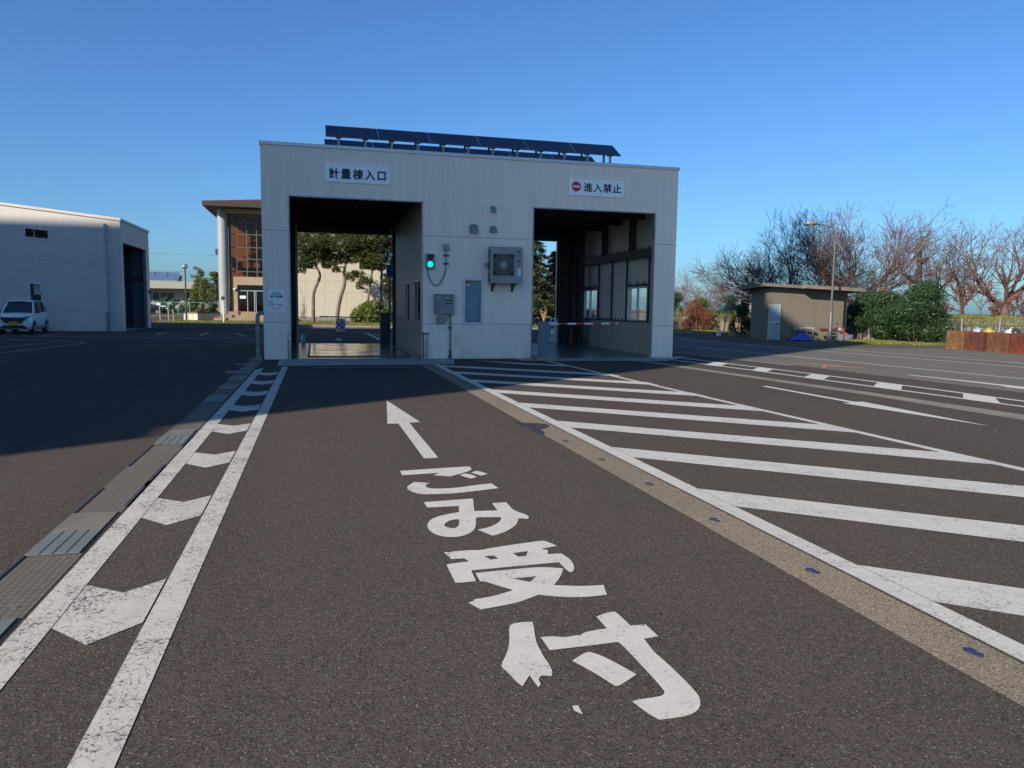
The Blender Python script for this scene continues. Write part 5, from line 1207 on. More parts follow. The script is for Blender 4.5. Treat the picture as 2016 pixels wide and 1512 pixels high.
q.box(27.68, 28.3, 35.24, 35.26, 0, .02); q.box(27.68, 27.7, 35.2, 35.7, 0, .36); q.box(28.28, 28.3, 35.2, 35.7, 0, .36); q.box(27.68, 28.3, 35.68, 35.7, 0, .36); q.box(27.7, 28.28, 35.24, 35.68, .01, .03); q.build('body', mat('crate_grey', (.16, .18, .2), .6), s); s.name = 'plastic_crate'
q = MB()
random.seed(11)
vs = []; nx, ny = 12, 9
for j in range(ny):
    for i in range(nx):
        u, v = i / (nx - 1), j / (ny - 1)
        x = 24.9 + 1.35 * u - .1 * v; y = 35.6 + .9 * v
        z = .05 + .62 * max(0, u - .35) * (v ** .8) * 1.3 * (1.0 if u < .85 else .6) + random.uniform(-.035, .05)
        vs.append((x, y, max(z, .02)))
q.add(vs, [(j * nx + i, j * nx + i + 1, (j + 1) * nx + i + 1, (j + 1) * nx + i) for j in range(ny - 1) for i in range(nx - 1)], 0)
o = q.build('tarpaulin', mat('tarp_blue', (.02, .06, .42), .45, var=.15), loc=(25.6, 36, 0)); tag(o, 'crumpled bright blue tarpaulin on the ground by the pump house wall', 'tarpaulin')
sm = o.modifiers.new('t', 'SOLIDIFY'); sm.thickness = .008
for i_, (x, y, w_, h_, mm, lb) in enumerate(((24.35, 42.6, .22, .32, WHITEP, 'small white block at the foot of the dark shrub left of the pump house'), (25.1, 42.5, .55, .28, mat('brick_red', (.45, .25, .17), .8, var=.3), 'pile of reddish bricks at the foot of the dark shrub left of the pump house'))):
    q = MB(); q.bbox(x, x + w_, y, y + .2, 0, h_, .02); 
    if i_: q.bbox(x + .1, x + .35, y - .22, y - .02, 0, .16, .01); q.bbox(x + .3, x + .5, y - .15, y - .01, .162, .25, .01)
    tag(q.build('block' if not i_ else 'brick_pile', mm, loc=(x, y, 0)), lb, 'block' if not i_ else 'bricks')

# rusty mesh crates on the right
RUST = []
for i_, c_ in enumerate(((.2, .095, .035), (.125, .036, .022), (.15, .056, .025), (.15, .03, .017), (.16, .045, .022))): RUST.append(mat('rusty_steel', c_, .85, var=.45, vs=5, fine=30))
RIN = mat('rust_inside', (.1, .035, .02), .9, var=.4)
CL = ['leftmost rusty crate, yellowish with a fine slatted front', 'second rusty crate from the left, redder with bags heaped behind its rim', 'third rusty crate from the left, brown with a dark bag on top', 'fourth rusty crate from the left, deep red at the picture edge', 'rusty crate beyond the deep red one']
for i_, (y0, y1, x) in enumerate(((27.25, 28.15, 27.55), (26.2, 27.13, 27.5), (25.0, 26.0, 27.55), (23.95, 24.9, 27.6), (22.9, 23.85, 27.6))):
    s = thing('metal_crate', CL[i_], 'crate', (x + .5, (y0 + y1) / 2, 0), 'rusty metal crates in a row')
    q = MB(); H_ = .78
    rows = 11
    for k in range(rows):
        z = .055 + k * .066
        q.box(x, x + .02, y0, y1, z, z + .052); q.box(x, x + 1.05, y0, y0 + .02, z, z + .052); q.box(x, x + 1.05, y1 - .02, y1, z, z + .052); q.box(x + 1.03, x + 1.05, y0, y1, z, z + .052)
    q.build('slat', RUST[i_], s)
    q = MB()
    for yy_ in (y0, y1 - .04, (y0 + y1) / 2 - .02): q.box(x - .012, x + .0, yy_, yy_ + .03, .04, H_)
    for xx_ in (x, x + 1.0, x + .5): q.box(xx_, xx_ + .04, y0 - .012, y0 - .001, .04, H_)
    q.box(x - .015, x + 1.06, y0 - .015, y1 + .015, H_, H_ + .03); q.box(x - .012, x + 1.06, y0 - .01, y1 + .01, .0, .05)
    q.build('frame', RUST[i_], s)
    q = MB(); q.box(x + .03, x + 1.02, y0 + .03, y1 - .03, .051, .74); q.build('liner', RIN, s)
for i_, (x, y, r, c_, lb) in enumerate(((28.0, 26.95, .17, (.3, .36, .42), 'pale blue plastic bag on the second rusty crate'), (28.0, 26.55, .19, (.12, .12, .14), 'dark grey bag beside the yellow one on the second crate'), (27.95, 26.35, .17, (.45, .3, .04), 'yellow plastic bag on the second rusty crate'),
                                       (28.0, 25.35, .17, (.5, .5, .52), 'white bag on the third rusty crate'), (28.1, 25.2, .2, (.03, .03, .035), 'black bag on the third rusty crate'))):
    q = MB(); q.sphere((x, y, .83), r, 0, 14, 9, (1.1, 1.2, .75)); random.seed(i_)
    q.v = [(a + random.uniform(-.02, .02), b + random.uniform(-.02, .02), c + random.uniform(-.02, .02)) for a, b, c in q.v]
    q.tube([(x, y, .93), (x + .02, y + .02, .99)], [.03, .05], 6)
    tag(q.build('rubbish_bag', mat('bag_plastic', c_, .35), loc=(x, y, .81)), lb, 'bag', 'bags heaped on the rusty crates')

# bank with stone wall and chain link fence along the right side
bm_, n_, b_ = new_mat('stone_wall')
v_ = coords(n_); vd = N(n_, 'ShaderNodeTexVoronoi'); vd.inputs['Scale'].default_value = 3.2; n_.links.new(v_, vd.inputs['Vector'])
sepc = N(n_, 'ShaderNodeSeparateColor'); n_.links.new(vd.outputs['Color'], sepc.inputs[0])
ed = voro(n_, v_, 3.2, 'DISTANCE_TO_EDGE')
cA = mixc(n_, sepc.outputs[0], (.2, .17, .14), (.38, .33, .27)); n_.links.new(mixc(n_, ramp(n_, ed, .02, .1), (.05, .045, .03), cA), b_.inputs['Base Color']); b_.inputs['Roughness'].default_value = .9
bump(n_, ramp(n_, ed, 0, .25), .9, .08, b_)
sw = thing('stone_wall', 'low rubble stone retaining wall behind the chain link fence', 'wall', (32.2, 35, 0))
q = MB(); q.prism([(31.95, -.1), (32.25, 1.0), (33.0, 1.0), (33.0, -.1)], 'Y', 20, 75); 
q.v = [(v[0], v[1], v[2]) for v in q.v]
o = q.build('wall', bm_, sw)
bk = MB()
nx, ny = 14, 90; random.seed(2)
for j in range(ny + 1):
    for i in range(nx + 1):
        x = 32.2 + [0, .3, .7, 1.2, 2, 3, 4.5, 6.5, 9, 12, 16, 22, 32, 50, 80][i]; y = 10 + j * 1.1
        z = (1.0 + .33 * min(1, (x - 32.2) / 1.0) - max(0, (x - 36)) * .02) + random.uniform(-.04, .04)
        bk.v.append((x, y, z))
for j in range(ny):
    for i in range(nx): bk.f.append((j * (nx + 1) + i, j * (nx + 1) + i + 1, (j + 1) * (nx + 1) + i + 1, (j + 1) * (nx + 1) + i)); bk.m.append(0); bk.sm.append(True)
tag(bk.build('grass_bank', GRASSG), kind='structure')
fe = thing('chain_link_fence', 'galvanised chain link fence between the lot and the stone wall', 'fence', (31.6, 30, 0))
fx = 31.6
ys_ = [31.4 - 2.2 * k for k in range(-8, 6)]
for k, y in enumerate(ys_):
    q = MB(); q.cyl((fx, y, 0), (fx, y, 1.36), .032, 8); q.build('post', STEELG, fe)
q = MB(); q.cyl((fx, ys_[0], 1.3), (fx, ys_[-1], 1.3), .016, 6); q.cyl((fx, ys_[0], .08), (fx, ys_[-1], .08), .012, 6); q.tube([(fx, 31.45, 1.3), (fx, 32.6, .45)], .018, 6); q.build('rail', STEELG, fe)
q = MB(); L_ = ys_[0] - ys_[-1]; k = 0; yb = ys_[-1]
st_ = .11
nn_ = int(L_ / st_)
for k in range(-12, nn_):
    a = yb + k * st_
    for dr_ in (1, -1):
        y0, z0, y1, z1 = (a, .08, a + 1.22, 1.3) if dr_ == 1 else (a, 1.3, a + 1.22, .08)
        if y1 > ys_[0]: f_ = (ys_[0] - y0) / (y1 - y0); y1 = ys_[0]; z1 = z0 + (z1 - z0) * f_
        if y0 < yb: f_ = (yb - y0) / (y1 - y0); z0 = z0 + (z1 - z0) * f_; y0 = yb
        if y1 > y0: q.tube([(fx, y0, z0), (fx, y1, z1)], .0035, 3, cap=False)
q.build('mesh', STEELG, fe)
# far side: dark concrete bank wall, white railing, second fence line behind the shrubs
s = thing('retaining_wall', 'grey block retaining wall behind the shrubs beyond the booth', 'wall', (26, 68, 0))
q = MB(); q.box(14, 45, 66, 66.5, 0, 1.35); q.box(14, 45, 65.9, 66.6, 1.352, 1.5); q.build('wall', tilemat('block_wall', (.17, .16, .14), (.06, .055, .05), .4, .2, .9, 'XZ'), s)
s = thing('white_railing', 'white panel and railing on top of the far retaining wall', 'railing', (42, 70, 0))
q = MB(); q.box(41.2, 42.4, 70, 70.1, 1.2, 2.45); q.build('panel', WHITEP, s)
q = MB()
for k in range(9): q.box(42.6 + k * .35, 42.63 + k * .35, 70, 70.04, 1.2, 2.4)
q.box(42.4, 45.8, 69.99, 70.05, 2.38, 2.45); q.box(42.4, 45.8, 69.99, 70.05, 1.75, 1.8); q.box(43.5, 43.65, 69.9, 69.99, 1.2, 3.8); q.build('bar', WHITEP, s)
s = thing('slanted_pole', 'thin grey leaning pole in the grass left of the pump house', 'pole', (27.2, 47.5, 0))
q = MB(); q.tube([(26.75, 46.2, 0), (27.25, 46.2, 2.3)], .045, 7); q.build('pole', STEELG, s)
# ---------------------------------------------------------------- vegetation
rng = random.Random(7)
def rv(): 
    while True:
        v = Vector((rng.uniform(-1, 1), rng.uniform(-1, 1), rng.uniform(-1, 1)))
        if .05 < v.length < 1: return v.normalized()
def leaf(mb, p, sz, nrm=None, asp=.5, mi=0):
    n = rv() if nrm is None else (nrm + rv() * .9).normalized()
    a = n.orthogonal().normalized(); ang = rng.uniform(0, 6.28)
    b = n.cross(a); u = a * math.cos(ang) + b * math.sin(ang); v = n.cross(u)
    u = u * sz; v = v * sz * asp
    mb.add([p - u, p + v * .9 - u * .1, p + u, p - v * .9 - u * .1], [(0, 1, 2, 3)], mi)
def clump(mb, c, r, n, sz, sq=(1, 1, 1), shell=.35, asp=.5, mi=0):
    for _ in range(n):
        d = rv(); t = (shell + (1 - shell) * rng.random() ** .5) * r * rng.uniform(.85, 1.12)
        p = Vector((c[0] + d.x * t * sq[0], c[1] + d.y * t * sq[1], c[2] + d.z * t * sq[2]))
        leaf(mb, p, sz * rng.uniform(.7, 1.3), d, asp, mi)
def shrub(name, label, cat, c, size, n, lm, sz, group=None, stems=5, lumps=14, base=0.0, stem_mat=None, low=.15):
    """uneven bush made of leaf lumps over branching stems"""
    s = thing(name, label, cat, (c[0], c[1], base), group)
    f = MB(); cs = []
    for k in range(lumps):
        a = rng.uniform(0, 6.28); h = rng.uniform(low, 1); rr = math.sqrt(rng.random()) * (.85 if h < .6 else .85 * (1.35 - h))
        lc = Vector((c[0] + math.cos(a) * rr * size[0] * .5, c[1] + math.sin(a) * rr * size[1] * .5, base + h * size[2] * .86))
        cs.append(lc); r = min(size) * rng.uniform(.17, .3)
        clump(f, lc, r, n // lumps, sz, (1.1, 1.1, .85), .5)
    f.build('foliage', lm, s, recalc=False)
    q = MB()
    for k in range(stems):
        t = cs[k % len(cs)]; b = Vector((c[0] + rng.uniform(-.15, .15) * size[0], c[1] + rng.uniform(-.1, .1) * size[1], base - .02)); m_ = (b + t) / 2 + Vector((rng.uniform(-.1, .1), 0, 0)) * size[0]
        q.tube([b, m_, t], [.04, .03, .012], 5)
    q.build('stem', stem_mat or BARK, s)
    return s
def grow(mb, p, d, ln, r, lvl, spec, up=.15, leaves=None):
    """recursive limb: spec[lvl] = (children, spread angle, length ratio)"""
    nseg = 4 if lvl < 2 else 3 if lvl < 4 else 2
    pts = [p.copy()]; rs = [r]; q = p.copy(); dd = d.normalized()
    nch, spread, ratio = spec[lvl] if lvl < len(spec) else (0, 0, 0)
    r_end = r * (.62 if nch else .35)
    for k in range(nseg):
        dd = (dd + rv() * (.10 + .05 * lvl) + Vector((0, 0, up))).normalized() if lvl else (dd + rv() * .05).normalized()
        q = q + dd * ln / nseg; pts.append(q.copy()); rs.append(r + (r_end - r) * (k + 1) / nseg)
    rs = [max(x_, .0105) for x_ in rs]; mb.tube(pts, rs, 8 if lvl == 0 else 6 if lvl == 1 else 4 if lvl < 4 else 3, cap=False)
    if leaves and lvl >= leaves[1]:
        for k in range(int(leaves[2] + rng.random())):
            t = rng.choice(pts); leaf(leaves[0], t + rv() * .08, leaves[3] * rng.uniform(.7, 1.3), None, .6)
    for c in range(nch):
        i = nseg if c == 0 else rng.choice(range(max(1, nseg - 2), nseg + 1)) if lvl == 0 else rng.randrange(1, nseg + 1)
        ax = dd.orthogonal().normalized(); ang = 2 * math.pi * (c + rng.uniform(-.3, .3)) / nch
        side = (ax * math.cos(ang) + dd.cross(ax) * math.sin(ang)).normalized()
        sp = math.radians(spread) * rng.uniform(.6, 1.2) * (.45 if c == 0 and lvl > 0 else 1)
        nd = (dd * math.cos(sp) + side * math.sin(sp)).normalized()
        if nd.z < -.15: nd.z *= -.3
        grow(mb, pts[i], nd, ln * ratio * rng.uniform(.75, 1.2), rs[i] * rng.uniform(.55, .75), lvl + 1, spec, up, leaves)
def bare_tree(label, c, h, trunk, r, bark, spec=None, lean=(0, 0), leafm=None, nleaf=0, group='bare cherry trees behind the lot', seed=1, ivy=False, up=.055, cat='tree', twig=None):
    rng.seed(seed)
    s = thing('bare_tree', label, cat, c, group)
    spec = spec or [(5, 48, 1.5), (4, 34, .72), (4, 34, .68), (4, 36, .62), (4, 36, .6)]
    q = MB(); lv = MB() if leafm else None
    grow(q, Vector(c), Vector((lean[0], lean[1], 1)), trunk, r, 0, spec, up, (lv, 3, nleaf, .07) if leafm else None)
    # thicken the trunk foot
    q.tube([Vector(c) - Vector((0, 0, .15)), Vector(c) + Vector((0, 0, .3))], [r * 1.35, r * 1.0], 8, cap=False)
    zmax = max(v[2] for v in q.v); k = (h) / (zmax - c[2])
    tr = lambda v: (c[0] + (v[0] - c[0]) * k, c[1] + (v[1] - c[1]) * k, c[2] + (v[2] - c[2]) * k)
    q.v = [tr(v) for v in q.v]
    ntrunk = 5 * 8
    q.build('trunk', bark, s, recalc=False)
    if lv and lv.f: lv.v = [tr(v) for v in lv.v]; lv.build('crown', leafm, s, recalc=False)
    return s
S1 = [(6, 66, 2.6), (5, 36, .72), (5, 38, .68), (5, 38, .66), (4, 38, .66)]
S2 = [(4, 38, 1.5), (4, 32, .7), (5, 36, .66), (4, 36, .62), (3, 38, .6)]
bare_tree('wide dark bare cherry tree directly behind the pump house roof', (31.2, 45.8, .2), 8.6, 1.5, .30, BARKC, S1, seed=4)
bare_tree('dark bare cherry tree rising behind the street lamp', (34.2, 46.5, .4), 8.9, 1.7, .26, BARKC, S1, seed=12)
bare_tree('tall bare tree with upswept purple brown limbs right of the street lamp', (34.8, 43.0, 1.2), 7.9, 1.2, .26, BARKR, [(6, 60, 2.6), (5, 28, .74), (5, 30, .7), (5, 34, .66), (4, 34, .64)], seed=21, leafm=REDLEAF, nleaf=.02)
bare_tree('bare tree with a few orange leaves behind the big evergreen bush', (35.6, 37.5, 1.2), 5.9, 1.2, .2, BARKR, [(4, 55, 2.4), (5, 36, .68), (4, 38, .66), (4, 38, .64), (3, 38, .62)], seed=33, leafm=REDLEAF, nleaf=.06)
bare_tree('bare tree with orange leaves between the ivy post and the thick tree', (36.6, 36.3, 1.2), 6.0, .9, .2, BARKR, [(4, 55, 2.6), (5, 36, .68), (4, 38, .66), (4, 38, .64), (3, 38, .62)], seed=37, lean=(-.1, .25), leafm=REDLEAF, nleaf=.16)
bare_tree('thick trunked forked bare tree at the right edge on the grass bank', (36.2, 33.2, 1.2), 6.4, 1.6, 0.5, BARKR, [(4, 50, 2.0), (5, 36, .7), (4, 38, .66), (4, 38, .64), (3, 38, .62)], seed=44)
bare_tree('bare tree with brown lit trunk left of the pump house', (34.2, 56.5, 0), 6.2, 2.6, .2, BARKR, S2, seed=52, leafm=PINKLEAF, nleaf=.3)
bare_tree('slim bare tree behind the green bush left of the pump house', (34.6, 62.5, 0), 6.0, 1.9, .17, BARKR, S2, seed=61, leafm=PINKLEAF, nleaf=.3)
bare_tree('bare tree with drooping crown and pinkish leaves at the corner of the booth', (32.6, 63.5, 0), 5.4, 1.9, .16, BARKR, S2, seed=68, leafm=PINKLEAF, nleaf=1.6)
bare_tree('small pinkish leaved tree between two slim bare trees', (36.8, 65.5, 0), 4.2, 1.4, .13, BARKR, S2, seed=75, leafm=PINKLEAF, nleaf=1.6)
# ivy covered dead trunk
rng.seed(5)
s = thing('ivy_trunk', 'dead trunk wrapped in dark green ivy with one stub arm', 'tree', (34.2, 37.2, 1.2))
q = MB(); q.tube([(34.2, 37.2, 1.0), (34.15, 37.2, 3.2), (34.1, 37.2, 5.1)], [.2, .16, .1], 8); q.tube([(34.2, 37.2, 3.2), (32.9, 37.2, 3.9)], [.1, .05], 6); q.tube([(34.1, 37.2, 4.3), (34.8, 37.2, 4.8)], [.07, .04], 6); q.build('trunk', BARKC, s)
q = MB()
for k in range(26): clump(q, (34.2 - .004 * k, 37.2, 1.6 + k * .14), .24 - .004 * k, 40, .06)
for k in range(6): clump(q, (34.1 - .2 * k, 37.2, 3.3 + .1 * k), .14, 26, .06); clump(q, (34.1 + .1 * k, 37.2, 4.35 + .08 * k), .13, 20, .06)
q.build('ivy', SHRUB, s, recalc=False)
# reddish saplings on the bank
for i_, (x, y, h, lb) in enumerate(((33.5, 33.4, 1.7, 'russet leaved sapling left of the thick forked tree'), (33.6, 34.6, .9, 'low russet sapling beside the big evergreen bush'), (33.7, 32.3, 1.9, 'tallest russet sapling between the fence posts'), (33.9, 30.6, 1.3, 'russet sapling just right of the thick forked tree'), (34.0, 29.4, 1.7, 'thin russet sapling at the right picture edge'), (33.8, 31.6, 1.0, 'short russet sapling at the foot of the thick forked tree'), (34.2, 30.0, .9, 'short russet sapling right of the forked tree'))):
    rng.seed(90 + i_); s = thing('sapling', lb, 'sapling', (x, y, 1.2), 'russet saplings on the grass bank')
    q = MB(); l_ = MB(); grow(q, Vector((x, y, 1.2)), Vector((0, 0, 1)), h * .45, .03, 0, [(5, 50, 1.0), (3, 40, .6), (2, 40, .5)], .1, (l_, 1, 9, .045))
    q.build('stem', BARKR, s, recalc=False); l_.build('foliage', REDLEAF, s, recalc=False)
# evergreen shrubs
rng.seed(1)
shrub('shrub', 'large glossy dark green bush beside the rusty crates', 'bush', (31.1, 33.5), (3.0, 3.3, 3.3), 38000, SHRUB, .05, 'evergreen bushes along the lot edge', lumps=34)
shrub('shrub', 'dark green bush in the middle between pump house and the large glossy bush', 'bush', (31.2, 36.4), (2.8, 2.4, 2.9), 22000, SHRUB, .05, 'evergreen bushes along the lot edge', lumps=26)
shrub('shrub', 'deep shaded green bush pressing against the right end of the pump house', 'bush', (31.9, 38.8), (3.0, 2.4, 2.9), 20000, SHRUB, .05, 'evergreen bushes along the lot edge', lumps=26)
shrub('shrub', 'dark narrow evergreen hugging the left end of the pump house', 'bush', (25.3, 41.2), (1.3, 1.6, 2.5), 7000, SHRUB, .045, 'evergreen bushes along the lot edge', lumps=20)
shrub('shrub', 'russet round bush on the grass verge right of the booth', 'bush', (28.6, 53.3), (3.3, 2.2, 2.35), 12000, REDLEAF, .045, 'shrubs on the verge right of the booth', lumps=26, stems=7)
shrub('shrub', 'tall dark green bush right of the russet bush', 'bush', (30.7, 52.3), (2.4, 2.0, 2.9), 9000, SHRUB, .06, 'shrubs on the verge right of the booth', lumps=22)
shrub('shrub', 'green bush half hidden by the booth corner', 'bush', (27.3, 54.8), (2.0, 2.0, 3.0), 7000, SHRUB, .06, 'shrubs on the verge right of the booth', lumps=18)
shrub('shrub', 'yellow green bush behind the russet bush', 'bush', (30.3, 56.2), (2.4, 1.6, 2.9), 6000, SHRUBY, .06, 'shrubs on the verge right of the booth', lumps=16)
for i_, (x, y, h, lb) in enumerate(((30.6, 50.6, 1.7, 'dry yellow stalk clump before the tall dark green bush'), (26.2, 52.0, 1.5, 'dry yellow stalk clump at the corner of the booth'), (29.6, 51.0, 1.3, 'dry yellow stalk clump under the russet bush'))):
    s = thing('dry_plant', lb, 'plant', (x, y, 0), 'dry stalk clumps on the verge')
    q = MB(); l_ = MB()
    for k in range(26):
        a = rng.uniform(0, 6.28); t = rng.uniform(.1, .7)
        p1 = Vector((x + math.cos(a) * t, y + math.sin(a) * t, h * rng.uniform(.6, 1))); p0 = Vector((x + math.cos(a) * t * .3, y + math.sin(a) * t * .3, 0))
        q.tube([p0, (p0 + p1) / 2 + rv() * .06, p1], [.016, .012, .006], 3, cap=False)
        clump(l_, p1, .22, 30, .04)
    q.build('stem', mat('dry_stem', (.42, .33, .2), .8), s, recalc=False); l_.build('foliage', DRYLEAF, s, recalc=False)
# cedars through the right bay
def cedar(label, c, h, rad_, seed, n=60):
    rng.seed(seed); s = thing('cedar_tree', label, 'tree', c, 'cedars seen through the right bay')
    q = MB(); q.tube([(c[0], c[1], -.1), (c[0] + .05, c[1], h * .5), (c[0], c[1], h)], [.26, .16, .02], 8)
    l_ = MB()
    for k in range(n):
        t = .17 + .83 * (k / n); z = h * t; a = k * 2.4 + rng.uniform(-.4, .4); L = rad_ * (1 - t) ** .75 * rng.uniform(.75, 1.15) + .25
        p0 = Vector((c[0], c[1], z)); d = Vector((math.cos(a), math.sin(a), .12)); pts = [p0]
        for j in range(1, 6):
            u = j / 5; pts.append(p0 + d * L * u + Vector((0, 0, -.28 * L * u * u)))
        q.tube(pts, [.05 * (1 - .8 * j / 5) for j in range(6)], 4, cap=False)
        for j in range(1, 6):
            for _ in range(int(54 * (L / rad_ + .35))):
                pp = pts[j] + Vector((rng.gauss(0, .22), rng.gauss(0, .22), rng.gauss(-.06, .1))) * (L / 2.2 + .2)
                leaf(l_, pp, rng.uniform(.08, .16), Vector((0, 0, 1)), .4)
    q.build('trunk', BARKC, s, recalc=False); l_.build('crown', CEDAR, s, recalc=False)
cedar('tall cedar filling the rear opening of the right bay', (17.9, 62.5, 0), 8.6, 2.5, 3, 85)
cedar('shorter cedar partly hidden at the right of the rear opening', (20.6, 64.5, 0), 6.6, 2.0, 9, 55)
s = thing('bare_tree', 'low pollarded tree with pale orange trunk before the cedars', 'tree', (18.0, 59.0, 0))
rng.seed(2); q = MB(); grow(q, Vector((18.0, 59.0, 0)), Vector((0, 0, 1)), .6, .1, 0, [(4, 35, 1.0), (3, 30, .6), (3, 30, .6)], .2); q.build('trunk', mat('pale_bark', (.4, .24, .13), .8), s, recalc=False)
# pines through the left bay
def pine(label, c, pts, r, crowns, seed, group='pines before the cream wall'):
    rng.seed(seed); s = thing('pine_tree', label, 'tree', c, group)
    q = MB(); P = [Vector((c[0] + p[0], c[1] + rng.uniform(-.1, .1), p[1])) for p in pts]
    # smooth the trunk line
    Q = []
    for i in range(len(P) - 1):
        a = P[max(i - 1, 0)]; b = P[i]; c2 = P[i + 1]; d = P[min(i + 2, len(P) - 1)]
        for t in (0, .33, .66): Q.append(.5 * ((2 * b) + (-a + c2) * t + (2 * a - 5 * b + 4 * c2 - d) * t * t + (-a + 3 * b - 3 * c2 + d) * t ** 3))
    Q.append(P[-1]); q.tube(Q, [r * (1 - .62 * i / len(Q)) * rng.uniform(.94, 1.06) for i in range(len(Q))], 8)
    l_ = MB()
    for (x, z, rx, rz_) in crowns:
        cc = Vector((c[0] + x, c[1] + rng.uniform(-.9, .9), z)); src = min(Q, key=lambda v: (v - cc).length + (1.5 if v.z > z else 0))
        q.tube([src, (src + cc) / 2 + rv() * .18, cc], [r * .34, r * .22, r * .08], 5, cap=False)
        for _ in range(9):
            e = cc + Vector((rng.uniform(-1, 1) * rx * .8, rng.uniform(-1, 1) * rx * .7, rng.uniform(-.4, .9) * rz_ * .7)); q.tube([cc, (cc + e) / 2 + rv() * .08, e], [r * .1, r * .06, r * .03], 3, cap=False)
        rx *= 1.18; rz_ *= 1.2
        for _ in range(int(110 * rx * (rz_ + .3) * 2.2)):
            p = cc + Vector((rng.uniform(-1, 1) * rx, rng.uniform(-1, 1) * rx * .8, rng.uniform(-1, 1) * rz_))
            if (p - cc).length > rx * 1.05: continue
            for _ in range(13):
                d = (rv() + Vector((0, 0, .35))).normalized(); a = d.orthogonal().normalized() * .026; e = p + d * rng.uniform(.14, .28)
                l_.add([p - a, p + a, e], [(0, 1, 2)])
    q.build('trunk', BARK, s, recalc=False); l_.build('crown', PINE, s, recalc=False)
pine('first pine from the left, crooked trunk bending left then right', (-.15, 73, 0), [(0, -.1), (.0, 1.5), (.08, 2.8), (.55, 3.9), (.62, 4.5), (.3, 5.2), (.2, 6.2), (.1, 7.6)], .17,
     [(-1.5, 5.0, .9, .4), (-.9, 6.2, 1.0, .45), (-.1, 5.8, .9, .4), (.7, 6.1, .7, .4), (-1.6, 7.2, .9, .5), (0, 7.2, 1.1, .5), (-.6, 5.3, .8, .3), (-1.4, 8, 1, .5), (.4, 8, 1, .5), (.9, 6.9, .7, .4)], 1)
pine('second pine from the left, smooth leaning trunk', (2.05, 73, 0), [(-.1, -.1), (.05, 1.2), (.3, 2.4), (.65, 3.6), (.62, 4.6), (.75, 5.4), (.7, 6.6), (.6, 7.8)], .2,
     [(-.7, 5.3, .6, .3), (1.25, 4.3, .42, .4), (-.3, 6.3, 1.0, .4), (.9, 6.0, .9, .4), (1.6, 6.6, .9, .4), (.4, 7.2, 1.2, .5), (-.9, 7.2, .9, .5), (1.6, 7.6, .9, .5), (-.1, 4.8, .3, .15), (.2, 5.8, .7, .3), (-.6, 8.2, 1, .4), (1.1, 8.2, 1, .4)], 2)
pine('third pine from the left, slim trunk forking above the round bush', (4.5, 72.5, 0), [(-.1, -.1), (.15, 1.2), (.4, 2.6), (.6, 3.9), (.75, 5.2), (.7, 6.4), (.6, 7.6)], .13,
     [(-.5, 4.5, .5, .25), (.1, 3.9, .6, .25), (-.4, 3.4, .35, .25), (.0, 6.1, .9, .4), (1.0, 5.9, .7, .4), (-.7, 6.6, .8, .4), (.6, 7.1, 1.1, .5), (-.6, 7.8, .9, .5), (.9, 8.0, .9, .5), (.3, 5.3, .6, .25)], 3)
pine('fourth pine from the left, darkest and nearest the solar lamp', (6.1, 73.5, 0), [(.0, -.1), (.1, 1.4), (.0, 2.6), (.05, 4.0), (.1, 5.4), (.15, 6.6), (.1, 7.8)], .16,
     [(.9, 4.0, .8, .5), (1.1, 3.2, .7, .4), (-.6, 5.2, .5, .25), (.6, 5.4, .8, .4), (-.2, 6.2, .9, .4), (.9, 6.3, .9, .4), (0, 7.2, 1.1, .5), (1.2, 7.2, .9, .5), (-.9, 7.2, .8, .4), (1.3, 4.8, .8, .4), (1.2, 2.4, .7, .4), (.3, 8, 1, .4)], 4)
rng.seed(8)
shrub('shrub', 'rounded bright green bush at the foot of the pines behind the left bay', 'bush', (5.3, 70.8), (4.6, 2.4, 2.0), 15000, SHRUBY, .085, 'shrubs before the cream wall', lumps=40, low=.05)
s = thing('bare_bush', 'thin leafless bush at the left edge of the rear opening', 'bush', (-1.0, 72, 0)); q = MB()
for k in range(9): grow(q, Vector((-1.0 + rng.uniform(-.2, .2), 72, 0)), Vector((rng.uniform(-.5, .5), rng.uniform(-.2, .2), 1)), rng.uniform(.8, 1.6), .022, 1, [(0, 0, 0), (2, 30, .6), (2, 30, .6)], .1)
q.build('stem', mat('twig_brown', (.22, .16, .11), .8), s, recalc=False)
# far left greenery
def far_pine(lb, x, y, h, r, seed, base=0):
    rng.seed(seed); s = thing('pine_tree', lb, 'tree', (x, y, base), 'pines behind the far concrete building'); q = MB(); q.tube([(x, y, base), (x + .1, y, base + h)], [.16, .05], 6); l_ = MB()
    for k in range(26):
        t = rng.uniform(.35, 1); a = rng.uniform(0, 6.28); L = r * (1.25 - t) * rng.uniform(.5, 1); e = Vector((x + math.cos(a) * L, y + math.sin(a) * L, base + h * t + .3)); q.tube([(x, y, base + h * t - .3), e], [.05, .02], 4, cap=False)
        for _ in range(150): 
            d = rv(); p = e + Vector((d.x * .55, d.y * .55, d.z * .42)) * rng.random() ** .5; leaf(l_, p, rng.uniform(.08, .16), None, .35)
    q.build('trunk', BARK, s, recalc=False); l_.build('crown', PINE, s, recalc=False)
far_pine('tall pine rising over the far concrete building roof', -22.6, 164, 8.6, 2.4, 1)
far_pine('pine with thin top to the left of the tall far pine', -25.9, 163, 6.6, 1.2, 2)
far_pine('low pine before the right end of the far concrete building', -16.4, 119.5, 4.2, 1.3, 3)
far_pine('slender pine nearest the round pillar', -12.6, 106, 5.3, .9, 4)
far_pine('pine between the far building and the slender pine', -14.6, 113, 4.6, 1.1, 5)
far_pine('dark pine at the corner of the far building', -17.6, 127, 5.0, 1.3, 6)
rng.seed(12)
